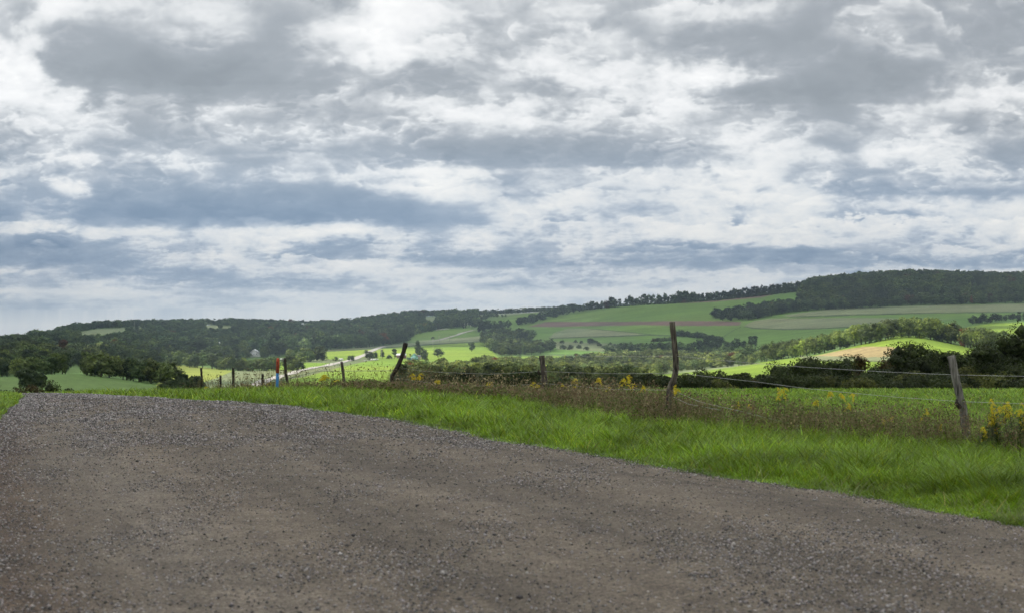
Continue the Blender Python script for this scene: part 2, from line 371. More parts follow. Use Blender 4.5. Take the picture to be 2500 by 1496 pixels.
    def puff(cx, cy, rx, ry, s):
        d = np.hypot((px+wx*.45-cx)/rx, (py+wy*.45-cy)/ry); return s*smooth(1.3, .2, d)
    lev = lev + puff(175, 455, 60, 30, 5) + puff(210, 388, 50, 22, 2.5) + puff(975, 60, 200, 100, .7) + puff(1670, 205, 75, 42, 1.8) + puff(30, 150, 80, 90, .5) + puff(720, 600, 80, 55, 1.6) + puff(1060, 440, 90, 60, 1.6)
    bl = bands(lambda u, v: (1-2.6*np.abs(fbm(u*7+.6*perlin(u*9, v*9, 7), v*7, 3, 431, gain=.6)))+.5*(1-3*np.abs(fbm(u*17, v*15, 3, 433))))
    lev = lev + .22*np.tanh((lev-6.1)*1.5) + (.62*(bl-.75))*smooth(4.2, 6.6, lev)*(1-.6*low) + .40*(bl-.75)
    lev = np.where(lev < 3.2, 3.2-(3.2-lev)*.45, lev); lev = np.where(lev > 7.2, 7.2+(lev-7.2)*.5, lev); lev = np.clip(lev, .3, 9.3)
    K = np.array([0, 2, 4, 5, 6, 7, 8, 9.3])
    hi = np.array([(134,141,148), (148,155,162), (165,171,178), (181,186,191), (198,202,206), (216,219,221), (236,237,238), (252,252,251)], float)
    lo = np.array([(118,140,165), (136,155,177), (161,176,193), (179,190,203), (196,205,214), (212,218,223), (229,231,231), (244,243,239)], float)
    hz = np.array([(166,184,200), (176,192,206), (190,203,214), (197,209,218), (205,215,222), (212,220,225), (220,226,228), (228,231,231)], float)
    def pal(T): return np.stack([np.interp(lev, K, T[:, k]) for k in range(3)], -1)
    tl = smooth(.17, .08, e)[..., None]; th = smooth(.055, .012, e)[..., None]
    c = pal(hi)*(1-tl) + pal(lo)*tl; c = c*(1-th*.8) + pal(hz)*th*.8
    c = c/255; c = np.where(c <= .04045, c/12.92, ((c+.055)/1.055)**2.4)
    return c
DR = 14000.0; SKYK = 1.50
az1 = np.linspace(-R(21.5), R(21.5), 1350); az2 = np.linspace(R(21.9), R(360-21.9), 420); AZ = np.concatenate([az1, az2]); na = len(AZ)
TE = np.concatenate([np.linspace(-.03, .02, 6)[:-1], np.linspace(.02, .265, 540), np.linspace(.27, .60, 80)])
A, T = np.meshgrid(AZ, TE); A2 = np.where(A > math.pi, A-2*math.pi, A)
SPX = np.where(np.abs(A2) < R(60), 1250+F*np.tan(np.clip(A2, -R(60), R(60))), np.sign(A2)*(1250+F*math.tan(R(60)))+F*(A2-np.sign(A2)*R(60)))
SPY = HY - T/np.maximum(np.cos(np.clip(A2, -R(60), R(60))), .4)*F
sc = sky_colors(SPX.ravel(), SPY.ravel())/GAIN*1.06*(1+(SKYK-1)*(1-np.exp(-.00016*np.minimum(4750, 258/np.maximum(T.ravel(), .01))))/.532)[:, None]
VS = np.stack([DR*np.sin(A), DR*np.cos(A), CZ + DR*T], -1).reshape(-1, 3)
nr = len(TE); idx = np.arange(nr*na).reshape(nr, na); nxt = np.roll(idx, -1, axis=1)
Q = np.stack([idx[:-1], idx[1:], nxt[1:], nxt[:-1]], -1).reshape(-1, 4)
ms_, nt, out = newmat('cloudy sky'); L = nt.links.new
a_ = N(nt, 'ShaderNodeAttribute', attribute_name='tint'); em = N(nt, 'ShaderNodeEmission'); L(a_.outputs['Color'], em.inputs[0]); L(em.outputs[0], out.inputs[0])
ms_.cycles.emission_sampling = 'NONE'
tag(ob('sky', mesh('sky', VS, Q, ms_, True, vcol=sc)), kind='structure')

# cloud layer overhead: unseen slabs added out of view, holes shaped for the sun patches
CH = 1400.0; OFF = sd.xy * (CH/sd.z)
def shade(x, y):
    """wanted shade (1) and sun (0) on the ground, as broad cloud shadows."""
    n = fbm(x/420, y/420, 4, 111)
    px = 1250+F*x/np.maximum(y, 50); s = np.ones_like(x)
    def blob(cx, cy, rx, ry): return smooth(1.15, .85, np.hypot((x-cx)/rx, (y-cy)/ry) + n*.35)
    lit = np.zeros_like(x)
    lit = np.maximum(lit, blob(-130, 1270, 330, 560)); lit = np.maximum(lit, blob(-260, 1010, 170, 170)); lit = np.maximum(lit, blob(250, 1130, 420, 330))
    lit = np.maximum(lit, blob(-300, 1640, 110, 130)); lit = np.maximum(lit, blob(-60, 700, 130, 150)); lit = np.maximum(lit, blob(150, 800, 200, 130))
    lit = np.maximum(lit, blob(-270, 640, 75, 50)); lit = np.maximum(lit, blob(520, 1450, 130, 210))
    return 1-lit
g = 45.0; gx = np.arange(-6200, 4200, g); gy = np.arange(-3000, 5000, g)
GX, GY = np.meshgrid(gx, gy); sh = shade(GX-OFF.x, GY-OFF.y)
outer = smooth(5200, 4300, np.hypot(GX+1000, GY-900)); sh = sh*outer
keep = sh > .5
t = 40 + 130*smooth(.5, 1, sh) + 60*fbm(GX/300, GY/300, 4, 121)
t = np.maximum(t, 15)*np.where(keep, 1, .4)
top = CH + t; bot = CH - 6 - 14*fbm(GX/200, GY/200, 3, 131)
ny, nx = GX.shape; idx = np.arange(nx*ny).reshape(ny, nx)
cell = keep[:-1, :-1] & keep[1:, :-1] & keep[:-1, 1:] & keep[1:, 1:]
a, b, c, d = idx[:-1, :-1][cell], idx[:-1, 1:][cell], idx[1:, 1:][cell], idx[1:, :-1][cell]
Ftop = np.stack([a, b, c, d], -1); Fbot = np.stack([d, c, b, a], -1)+nx*ny
side = []
cp = np.pad(cell, 1)
for dy, dx, e0, e1 in ((-1, 0, (0, 0), (0, 1)), (1, 0, (1, 1), (1, 0)), (0, -1, (1, 0), (0, 0)), (0, 1, (0, 1), (1, 1))):
    m = cell & ~cp[1+dy:1+dy+ny-1, 1+dx:1+dx+nx-1]; jj, ii = np.nonzero(m)
    p0 = idx[jj+e0[0], ii+e0[1]]; p1 = idx[jj+e1[0], ii+e1[1]]; side.append(np.stack([p0, p0+nx*ny, p1+nx*ny, p1], -1))
VC = np.concatenate([np.stack([GX, GY, top], -1).reshape(-1, 3), np.stack([GX, GY, bot], -1).reshape(-1, 3)])
FC = np.concatenate([Ftop, Fbot]+side); used = np.unique(FC); rem = np.zeros(len(VC), int); rem[used] = np.arange(len(used))
mc, nt, out = newmat('shadow cloud sheet'); L = nt.links.new
tl = N(nt, 'ShaderNodeBsdfTranslucent'); tl.inputs[0].default_value = (.93, .94, .96, 1); df = N(nt, 'ShaderNodeBsdfDiffuse'); df.inputs[0].default_value = (.93, .94, .96, 1)
mxs = N(nt, 'ShaderNodeMixShader'); mxs.inputs[0].default_value = .72; L(df.outputs[0], mxs.inputs[1]); L(tl.outputs[0], mxs.inputs[2]); L(mxs.outputs[0], out.inputs[0])
tag(ob('shadow_clouds', mesh('shadow_clouds', VC[used], rem[FC], mc, True)), kind='structure')

# ------------------------------------------------------------------ the gravel road on the hilltop
REdge = [(-30, 9.5), (0, 7.2), (3, 6.5), (7, 5.2), (10.7, 3.9), (13, 2.9), (14.6, 1.97), (16.4, 1.25), (18.9, .06), (22.6, -1.26), (25.6, -2.56), (28, -3.9), (30.4, -4.9), (34, -7.4), (36.5, -9.0), (40, -11.0), (47, -14.8), (60, -22), (85, -34), (120, -50)]
LEdge = [(-30, -2), (0, -1.6), (3, -2.0), (7, -3.0), (11, -4.5), (15, -6.0), (21, -8.0), (27, -9.85), (32, -11.35), (37, -13.05), (44, -15.6), (52, -19.5), (66, -28), (90, -43), (125, -62)]
def edge(E, y): return np.interp(y, [e[0] for e in E], [e[1] for e in E])
def edgeR(y): return edge(REdge, y) + .14*perlin(y/1.9, y*0+3.3, 5) + .10*perlin(y/.55, y*0+1.3, 6) + .05*perlin(y/.21, y*0+2.3, 8)
def edgeL(y): return edge(LEdge, y) + .16*perlin(y/2.1, y*0+7.3, 5)
ys = np.concatenate([np.arange(-30, 4, 1.), np.arange(4, 60, .12), np.arange(60, 118, 1.5)]); ts = np.linspace(0, 1, 150)
YY, TT = np.meshgrid(ys, ts, indexing='ij'); XL = edgeL(YY); XR = edgeR(YY); XX = XL+(XR-XL)*TT
crown_ = .05*np.sin(np.pi*TT)
rut = -.018*np.exp(-((TT-.32)/.05)**2) - .018*np.exp(-((TT-.68)/.05)**2)
ZZ = zxy(XX, YY) + .012 + crown_ + rut + .012*fbm(XX/.5, YY/.5, 3, 51)*np.sin(np.pi*TT)**.3
nr, na = YY.shape; idx = np.arange(nr*na).reshape(nr, na)
Q = np.stack([idx[:-1, :-1], idx[:-1, 1:], idx[1:, 1:], idx[1:, :-1]], -1).reshape(-1, 4)
mr_, nt, out = newmat('gravel'); L = nt.links.new
tc = N(nt, 'ShaderNodeTexCoord'); p = N(nt, 'ShaderNodeBsdfPrincipled'); p.inputs['Roughness'].default_value = .85; p.inputs['Specular IOR Level'].default_value = .3
def vor(sc, feat='F1'):
    v = N(nt, 'ShaderNodeTexVoronoi', feature=feat); v.inputs['Scale'].default_value = sc; L(tc.outputs['Object'], v.inputs['Vector']); return v
def nse(sc, det=6, src=None):
    v = N(nt, 'ShaderNodeTexNoise'); v.inputs['Scale'].default_value = sc; v.inputs['Detail'].default_value = det; L(src or tc.outputs['Object'], v.inputs['Vector']); return v
def mth(op, a, b=None, c=None):
    m = N(nt, 'ShaderNodeMath', operation=op)
    for i, q in enumerate((a, b, c)):
        if q is None: continue
        if isinstance(q, (int, float)): m.inputs[i].default_value = q
        else: L(q, m.inputs[i])
    return m.outputs[0]
v1 = vor(58); v2 = vor(120); v3 = vor(24)
sep = N(nt, 'ShaderNodeSeparateColor'); L(v1.outputs['Color'], sep.inputs[0]); sep2 = N(nt, 'ShaderNodeSeparateColor'); L(v2.outputs['Color'], sep2.inputs[0]); sep3 = N(nt, 'ShaderNodeSeparateColor'); L(v3.outputs['Color'], sep3.inputs[0])
big = nse(.55, 5); mid = nse(3.0, 6); fine = nse(40, 4)
# brightness = stones + patches
b0 = mth('MULTIPLY_ADD', sep.outputs[0], .42, mth('MULTIPLY', sep2.outputs[0], .40))
b1 = mth('ADD', b0, mth('MULTIPLY_ADD', big.outputs[0], .30, .125)); b2 = mth('ADD', b1, mth('MULTIPLY', mid.outputs[0], .45))
pk = mth('MULTIPLY', mth('GREATER_THAN', sep3.outputs[0], .90), mth('GREATER_THAN', .45, mth('MULTIPLY', v3.outputs['Distance'], 24)))
b3 = mth('ADD', b2, mth('MULTIPLY', pk, .35))
cr = N(nt, 'ShaderNodeValToRGB'); els = [(.42, (.046, .037, .029)), (.72, (.122, .101, .080)), (1.0, (.27, .232, .19))]
cr.color_ramp.elements[0].position = els[0][0]; cr.color_ramp.elements[0].color = (*els[0][1], 1); cr.color_ramp.elements[1].position = els[2][0]; cr.color_ramp.elements[1].color = (*els[2][1], 1)
e_ = cr.color_ramp.elements.new(els[1][0]); e_.color = (*els[1][1], 1)
L(mth('MULTIPLY', b3, .72), cr.inputs[0]); L(cr.outputs[0], p.inputs[0])
hh = mth('MULTIPLY_ADD', v1.outputs['Distance'], -.9, mth('MULTIPLY', fine.outputs[0], .5))
bp = N(nt, 'ShaderNodeBump'); bp.inputs['Strength'].default_value = .9; bp.inputs['Distance'].default_value = .012; L(hh, bp.inputs['Height']); L(bp.outputs[0], p.inputs['Normal']); L(p.outputs[0], out.inputs[0])
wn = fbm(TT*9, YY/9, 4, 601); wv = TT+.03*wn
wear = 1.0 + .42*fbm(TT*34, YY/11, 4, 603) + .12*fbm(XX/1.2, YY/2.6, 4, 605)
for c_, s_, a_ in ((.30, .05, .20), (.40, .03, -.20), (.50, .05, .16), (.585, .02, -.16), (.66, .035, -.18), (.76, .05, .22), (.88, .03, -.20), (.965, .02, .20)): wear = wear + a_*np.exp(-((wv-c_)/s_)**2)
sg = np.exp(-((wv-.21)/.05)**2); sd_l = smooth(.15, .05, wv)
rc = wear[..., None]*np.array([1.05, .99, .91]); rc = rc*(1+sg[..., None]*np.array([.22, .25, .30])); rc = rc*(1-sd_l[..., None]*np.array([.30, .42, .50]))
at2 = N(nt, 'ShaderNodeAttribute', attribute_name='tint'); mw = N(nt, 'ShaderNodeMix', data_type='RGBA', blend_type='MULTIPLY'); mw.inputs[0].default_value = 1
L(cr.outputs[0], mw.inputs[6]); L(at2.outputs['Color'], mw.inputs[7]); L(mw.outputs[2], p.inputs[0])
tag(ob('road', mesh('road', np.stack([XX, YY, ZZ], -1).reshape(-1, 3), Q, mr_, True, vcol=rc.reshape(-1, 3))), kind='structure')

def road_z(x, y):
    t = np.clip((x-edgeL(y))/(edgeR(y)-edgeL(y)), 0, 1)
    return zxy(x, y) + .012 + .05*np.sin(np.pi*t)
# loose stones
def stones(n, ymin, ymax, pw=1.6):
    u = rng.random(n*2); y = ymin*((ymax/ymin)**u)
    t = rng.random(n*2); x = edgeL(y)-.1 + (edgeR(y)-edgeL(y)+.2)*t
    dens = .25 + .75*smooth(-.05, .25, fbm(x/1.1, y/3.5, 3, 141)) ; dens = np.maximum(dens, np.exp(-((t-.97)/.03)**2)+np.exp(-((t-.06)/.08)**2))
    vis = np.abs(x/y) < .42
    k = (rng.random(n*2) < dens) & vis; return x[k], y[k]
sx, sy = stones(110000, 5.5, 48)
ns = len(sx); sz = road_z(sx, sy)
octv = np.array([(1, 0, 0), (0, 1, 0), (-1, 0, 0), (0, -1, 0), (0, 0, .8), (0, 0, -.6)], float); octf = np.array([(0,1,4),(1,2,4),(2,3,4),(3,0,4),(1,0,5),(2,1,5),(3,2,5),(0,3,5)])
size = (.0045 + .009*rng.random(ns)**2.2 + (rng.random(ns) < .03)*.012*rng.random(ns))*np.clip(sy/14, .9, 2.0)
an = rng.random(ns)*6.28; VV = octv[None]*(1+.35*(rng.random((ns, 6, 3))-.5))
ca, sa = np.cos(an)[:, None], np.sin(an)[:, None]
VX = (VV[..., 0]*ca - VV[..., 1]*sa*.8)*size[:, None]+sx[:, None]; VY = (VV[..., 0]*sa+VV[..., 1]*ca*.8)*size[:, None]+sy[:, None]; VZ = VV[..., 2]*size[:, None]*.8+sz[:, None]+size[:, None]*.25
br = (.05+.40*rng.random(ns)**1.9)[:, None]*np.stack([1+.1*rng.random(ns), np.ones(ns)*.95, .86+.12*rng.random(ns)], -1)
mst, nt, out = newmat('loose stone'); L = nt.links.new
a_ = N(nt, 'ShaderNodeAttribute', attribute_name='tint'); p = N(nt, 'ShaderNodeBsdfPrincipled'); p.inputs['Roughness'].default_value = .8; L(a_.outputs['Color'], p.inputs[0]); L(p.outputs[0], out.inputs[0])
tag(ob('loose_gravel', mesh('loose_gravel', np.stack([VX, VY, VZ], -1).reshape(-1, 3), (octf[None]+6*np.arange(ns)[:, None, None]).reshape(-1, 3), mst, vcol=np.repeat(br, 6, 0))),
    'loose grey stones scattered over the gravel road', 'gravel', kind='stuff')

# ------------------------------------------------------------------ grass
FENCE = [(17.5, 5.6), (22, 2.5), (32, .75), (40, -3.2), (46, -5.5), (50, -8.1), (52, -9.2), (55, -10.9), (57, -11.8), (60, -13.3), (66, -16.6)]
def fence_x(y): return np.interp(y, [-10, 8]+[f[0] for f in FENCE]+[90], [18, 11]+[f[1] for f in FENCE]+[-28])
def blades(x, y, h, wd, lean, bend, col, droop=.35):
    n = len(x); z = zxy(x, y)-.01; th = rng.random(n)*6.283; fa = rng.random(n)*6.283   # th: lean direction, fa: blade facing
    dx, dy = np.cos(th), np.sin(th); fx, fy = np.cos(fa), np.sin(fa); V = np.zeros((n, 7, 3)); l = h*lean
    for i, (t, ww) in enumerate(((0, 1), (.4, .85), (.75, .55))):
        hx = l*(t**1.6); hz = h*t*(1-droop*t*t*bend)
        for s, k in ((-1, 0), (1, 1)):
            V[:, i*2+k, 0] = x+dx*hx+s*fx*wd*ww/2; V[:, i*2+k, 1] = y+dy*hx+s*fy*wd*ww/2; V[:, i*2+k, 2] = z+hz
    V[:, 6, 0] = x+dx*l; V[:, 6, 1] = y+dy*l; V[:, 6, 2] = z+h*(1-droop*bend)
    b = (7*np.arange(n))[:, None]
    Q = np.concatenate([b+np.array([[0, 1, 3, 2]]), b+np.array([[2, 3, 5, 4]])]); T3 = b+np.array([[4, 5, 6]])
    return V.reshape(-1, 3), Q, T3, np.repeat(col, 7, 0)
def scatter(n, ymin, ymax, xf0, xf1, margin=.40):
    u = rng.random(n); y = 1/(1/ymin - u*(1/ymin-1/ymax)); x0 = xf0(y); x1 = np.minimum(xf1(y), margin*y); x0 = np.maximum(x0, -margin*y)
    ok = x1 > x0; t = rng.random(n); return (x0+(x1-x0)*t)[ok], y[ok]
def gcol(n, x, y, base, var=.5):
    k = 1+var*(rng.random(n)-.5)*2; m = fbm(x/1.3, y/1.3, 3, 151); c = np.array(base)[None]*(k*np.clip(1+.95*m+.5*fbm(x/.35, y/.35, 2, 153), .25, 2.2))[:, None]*np.array([1, 1, 1])
    yel = (rng.random(n) < .12)[:, None]; return np.where(yel, c*np.array([1.7, 1.25, 1.0]), c)
parts = []
x, y = scatter(230000, 8, 66, lambda y: edgeR(y)-.16*rng.random(len(y))**2.5, lambda y: fence_x(y)+.8)
dist = x-edgeR(y); hgt = (.05+.17*smooth(0, .9, dist))*(.55+.8*rng.random(len(x)))*(1+.9*fbm(x/.55, y/.55, 3, 161))
wd = np.maximum(.0055, .00042*y)*(.7+1.2*rng.random(len(x))+(rng.random(len(x)) < .12)*1.2)
parts.append(blades(x, y, hgt, wd, .35+.75*rng.random(len(x)), rng.random(len(x)), gcol(len(x), x, y, (.178, .290, .018))))
x, y = scatter(9000, 8, 50, lambda y: edgeR(y)-.10, lambda y: fence_x(y)+.6)
k = (fbm(x/.9, y/.9, 3, 165) > .02) & (rng.random(len(x)) < .55); x, y = x[k], y[k]; hgt = .10+.13*rng.random(len(x)); wd = np.maximum(.005, .0004*y)*(.7+rng.random(len(x)))
parts.append(blades(x, y, hgt, wd, .4+.8*rng.random(len(x)), rng.random(len(x)), gcol(len(x), x, y, (.24, .27, .10), .35)))
# low broad-leaved plants creeping over the gravel edge
x, y = scatter(22000, 8, 46, lambda y: edgeR(y)-.20*rng.random(len(y)), lambda y: edgeR(y)+.30)
hgt = .02+.035*rng.random(len(x)); wd = np.maximum(.010, .0006*y)*(.8+.8*rng.random(len(x)))
parts.append(blades(x, y, hgt, wd, .9+.8*rng.random(len(x)), rng.random(len(x)), gcol(len(x), x, y, (.12, .22, .02), .4)))
# field grass beyond the fence, right
x, y = scatter(170000, 15, 75, lambda y: fence_x(y)+.5, lambda y: y*0+60)
hgt = .14*(.5+.9*rng.random(len(x)))*(1+.4*fbm(x/1.5, y/1.5, 3, 171)); wd = np.maximum(.007, .0006*y)*(1+rng.random(len(x)))
parts.append(blades(x, y, hgt, wd, .3+.7*rng.random(len(x)), rng.random(len(x)), gcol(len(x), x, y, (.19, .31, .03))))
# left verge
x, y = scatter(90000, 18, 60, lambda y: edgeL(y)-4, lambda y: edgeL(y)+.12*rng.random(len(y)), .42)
hgt = .13*(.5+.9*rng.random(len(x))); wd = np.maximum(.007, .0005*y)*(1+rng.random(len(x)))
parts.append(blades(x, y, hgt, wd, .3+.7*rng.random(len(x)), rng.random(len(x)), gcol(len(x), x, y, (.19, .31, .03))))
def merge(parts):
    o = 0; VV = []; QQ = []; TT = []; CC = []
    for v, q, t, c in parts: VV.append(v); QQ.append(q+o); TT.append(t+o); CC.append(c); o += len(v)
    return np.concatenate(VV), [np.concatenate(QQ), np.concatenate(TT)], np.concatenate(CC)
def attrmat(name, trans=.35, rough=.5, spec=.3):
    m, nt, out = newmat(name); L = nt.links.new
    a = N(nt, 'ShaderNodeAttribute', attribute_name='tint'); p = N(nt, 'ShaderNodeBsdfPrincipled'); p.inputs['Roughness'].default_value = rough; p.inputs['Specular IOR Level'].default_value = spec
    t = N(nt, 'ShaderNodeBsdfTranslucent'); ms = N(nt, 'ShaderNodeMixShader'); ms.inputs[0].default_value = trans
    L(a.outputs['Color'], p.inputs[0]); L(a.outputs['Color'], t.inputs[0]); L(p.outputs[0], ms.inputs[1]); L(t.outputs[0], ms.inputs[2]); L(ms.outputs[0], out.inputs[0]); return m
M_GRASS = attrmat('grass blade', .4, .38, .5); M_WEED = attrmat('dry weed', .25, .7, .2)
v, f, c = merge(parts)
tag(ob('grass', mesh('grass', v, f, M_GRASS, vcol=c)), 'short bright green grass on the road verges and the hilltop field', 'grass', kind='stuff')

# dry weeds along the fence: thin stalks with ragged small leaves and seed heads
def weeds(n, off0, off1, ymin, ymax, h0, h1, cols, nl=9, dens_s=181, thr=-.1):
    u = rng.random(n); y = ymin + (ymax-ymin)*u**1.15; x = fence_x(y)+off0+(off1-off0)*rng.random(n)
    k = rng.random(n) < smooth(thr-.2, thr+.25, fbm(x/1.1, y/1.1, 3, dens_s)); x, y = x[k], y[k]; n = len(x)
    h = (h0+(h1-h0)*rng.random(n))*(1+.35*fbm(x/1.6, y/1.6, 2, 191)); c = np.array(cols)[rng.integers(0, len(cols), n)]*(1+.5*(rng.random(n)-.5))[:, None]
    wd = np.maximum(.004, .00025*y)
    st = blades(x, y, h, wd*1.0, .12+.35*rng.random(n), rng.random(n)*.4, c)
    # leaves / seed tufts as small quads along each stalk
    m = n*nl; t = .25+.75*rng.random(m); X = np.repeat(x, nl); Y = np.repeat(y, nl); H = np.repeat(h, nl); z = zxy(X, Y)
    px_ = X+rng.normal(0, .05, m); py_ = Y+rng.normal(0, .05, m); pz = z+H*t*.95
    s = (.010+.018*rng.random(m))*np.clip(Y/22, .8, 1.8); a = rng.normal(0, 1, (m, 3)); a /= np.linalg.norm(a, axis=1)[:, None]; b = np.cross(a, rng.normal(0, 1, (m, 3))); b /= np.linalg.norm(b, axis=1)[:, None]
    P = np.stack([px_, py_, pz], -1); V = np.stack([P-a*s[:, None], P-b*s[:, None]*.45, P+a*s[:, None], P+b*s[:, None]*.45], 1).reshape(-1, 3)
    C = np.repeat(c, nl, 0)*(1+.6*(rng.random(m)-.5))[:, None]
    return st, (V, (4*np.arange(m))[:, None]+np.array([[0, 1, 2, 3]]), np.zeros((0, 3), int), np.repeat(C, 4, 0))
BR = [(.17, .11, .065), (.21, .155, .085), (.14, .10, .06), (.28, .22, .12), (.12, .14, .045), (.12, .155, .04)]
GRN = [(.11, .17, .035), (.13, .175, .04), (.18, .17, .07)]
parts = []
parts += weeds(6800, -.8, .8, 14, 30, .32, .66, BR); parts += weeds(6500, -.9, .9, 26, 45, .20, .40, BR, 9, 183, -.35)
parts += weeds(2600, -.9, .9, 44, 62, .25, .45, BR, 6, 183, -.1); parts += weeds(2500, -1.0, 1.0, 14, 45, .2, .45, GRN, 7)
parts += weeds(420, -.6, 1.2, 38, 62, .75, 1.15, [(.12, .12, .05), (.14, .11, .06)], 5, 201, -.3)      # tall thin stalks
parts += weeds(900, .6, 2.4, 15, 26, .25, .5, BR+GRN, 8)
parts += weeds(1100, -.9, 1.0, 14.5, 40, .45, .78, [(.36, .29, .17), (.30, .25, .13), (.22, .17, .10)], 4, 207, -.2)
v, f, c = merge(parts)
tag(ob('dry_weeds', mesh('dry_weeds', v, f, M_WEED, vcol=c)), 'brown dry weeds growing thick along the wire fence', 'weeds', kind='stuff')

# ------------------------------------------------------------------ the fence
M_WOOD = flat('weathered post wood', (.085, .072, .056), .9, 34, .85, .014, stretch=(1, 1, .12)); M_GREYW = flat('grey post wood', (.155, .145, .125), .9, 34, .75, .014, stretch=(1, 1, .12))
M_DARKW = flat('dark post wood', (.032, .026, .020), .9, 34, .8, .014, stretch=(1, 1, .12)); M_WIRE = flat('galvanised wire', (.48, .48, .48), .5, 30, .1, metal=.2)
fx_, fy_ = 2.5, 22.0; fence = empty('wire_fence', (fx_, fy_, float(zxy(fx_, fy_))))
tag(fence, 'old wire fence on crooked wooden posts running along the weeds', 'fence')
f0 = Vector(fence.location)
def post(pts, D, r0, r1, mat, label, gnd=True):
    P = [at(px, py, D) for px, py in pts]                   # from top to foot
    foot = P[-1].copy(); foot.z = float(zxy(foot.x, foot.y))-.15; P.append(foot)
    Q = []
    for a, b in zip(P[:-1], P[1:]):
        k = 5
        for i in range(k): Q.append(a.lerp(b, i/k))
    Q.append(P[-1]); n = len(Q)
    mb = MB(); rad = [(r0+(r1-r0)*i/(n-1))*(1+random.uniform(-.06, .06)) for i in range(n)]
    Q = [q+Vector((random.uniform(-.004, .004), 0, 0))-f0 for q in Q]
    mb.tube(Q, rad, 10, .09)
    o = mb.build('post', mat, fence, True); o['label'] = label; return o
post([(2322,868),(2335,930),(2351,995),(2360,1060),(2362,1090)], 17.5, .048, .062, M_GREYW, 'leaning grey split post')
post([(1641,785),(1649,860),(1651,900),(1645,925),(1635,950),(1631,1000)], 22, .045, .052, M_WOOD, 'tall crooked post with a bend low down')
post([(1323,867),(1327,905),(1332,950)], 32, .062, .075, M_WOOD, 'straight thick post')
post([(991,836),(984,862),(972,893),(957,918)], 40, .068, .052, M_DARKW, 'dark post leaning far to the right')
post([(834,882),(837,905),(841,935)], 46, .045, .055, M_WOOD, 'grey post')
post([(695,873),(698,910),(703,940)], 50, .05, .05, M_DARKW, 'slightly bowed post beside the marker')
post([(641,912),(641,948)], 52, .045, .045, M_DARKW, 'short dark post')
post([(569,897),(570,948)], 55, .05, .05, M_DARKW, 'dark red-brown post')
post([(538,915),(539,948)], 57, .04, .045, M_DARKW, 'short thin post')
post([(491,897),(493,925),(490,950)], 60, .048, .045, M_DARKW, 'dark post at the road bend')
post([(385,947),(386,960)], 66, .06, .06, M_DARKW, 'post top showing over the crest')
def wire(pts, r=.0026):
    P = []
    full = [at(*p) for p in pts]
    for a, b in zip(full[:-1], full[1:]):
        for i in range(6):
            t = i/6; q = a.lerp(b, t); q.z -= .012*(a-b).length*.1*4*t*(1-t); P.append(q-f0)
    P.append(full[-1]-f0); mb = MB(); mb.tube(P, r, 5); mb.build('wire', M_WIRE, fence, True)
wire([(2700,920,14.6),(2338,914,17.45),(2150,906,18.6),(1905,891,20.2),(1649,868,22),(1325,866,32)])
wire([(2700,990,14.6),(2350,979,17.45),(2185,968,18.4),(1968,947,19.8),(1847,931,20.6),(1648,909,22),(1500,911,25.5),(1328,905,32),(1200,912,34.8),(1040,906,38.6),(975,896,40)])
wire([(1636,951,22),(1480,948,26),(1380,938,29.8),(1331,935,32),(1225,941,34.5),(1100,939,37),(965,922,40)])
wire([(1640,951,22),(1710,980,21.6),(1822,1006,20.9),(1967,1042,20.2)]); wire([(1638,965,22),(1680,985,21.8),(1760,1000,21.3)], .0026)
wire([(962,935,40.3),(884,941,44),(838,938,46)], .004)
# stub of a branch on posts
for px, py, D in ((2345, 985, 17.4), (1320, 908, 31.9)):
    mb = MB(); p0 = at(px, py, D)-f0; mb.tube([p0+Vector((-.0, 0, -.05)), p0+Vector((-.05, 0, 0)), p0+Vector((-.045, 0, .06))], [.03, .03, .015], 7, .2)
    mb.build('bark_knot', M_DARKW, fence, True)

# ------------------------------------------------------------------ utility marker
M_ORG = flat('orange plastic', (.45, .075, .035), .6, 30, .3, spec=.3); M_BLUE = flat('blue plastic', (.035, .17, .38), .6, 30, .2, spec=.3); M_INK = flat('black print', (.06, .01, .01), .6)
mx_, my_ = (676-1250)/F*46, 46.0; mz = float(zxy(mx_, my_)); mk = empty('utility_marker', (mx_, my_, mz))
tag(mk, 'round marker post with orange domed top and blue tube, standing in the verge grass', 'marker post')
top_z = CZ+(HY-873)/F*46 - mz; lean = .035
mb = MB(); hb = top_z*.58; mb.tube([(0, 0, -.1), (lean*.6, 0, hb)], [.048, .048], 20); mb.build('blue_tube', M_BLUE, mk, True)
mb = MB(); hh = top_z-.05; pts = [(lean*.6, 0, hb-.01), (lean, 0, hh)]; rad = [.053, .053]
for i in range(1, 6): a = i/5*math.pi/2; pts.append((lean, 0, hh+.05*math.sin(a))); rad.append(max(.004, .053*math.cos(a)))
mb.tube(pts, rad, 20); cap_ = mb.build('orange_cap', M_ORG, mk, True)
mb = MB()
for i in range(7):
    z = hb+.06+i*.045; xc = lean*(.6+.4*(z-hb)/(hh-hb)); mb.box(xc-.016, xc+.012-.006*(i % 2), -.0575, -.0545, z, z+.026)
mb.build('warning_print', M_INK, cap_)

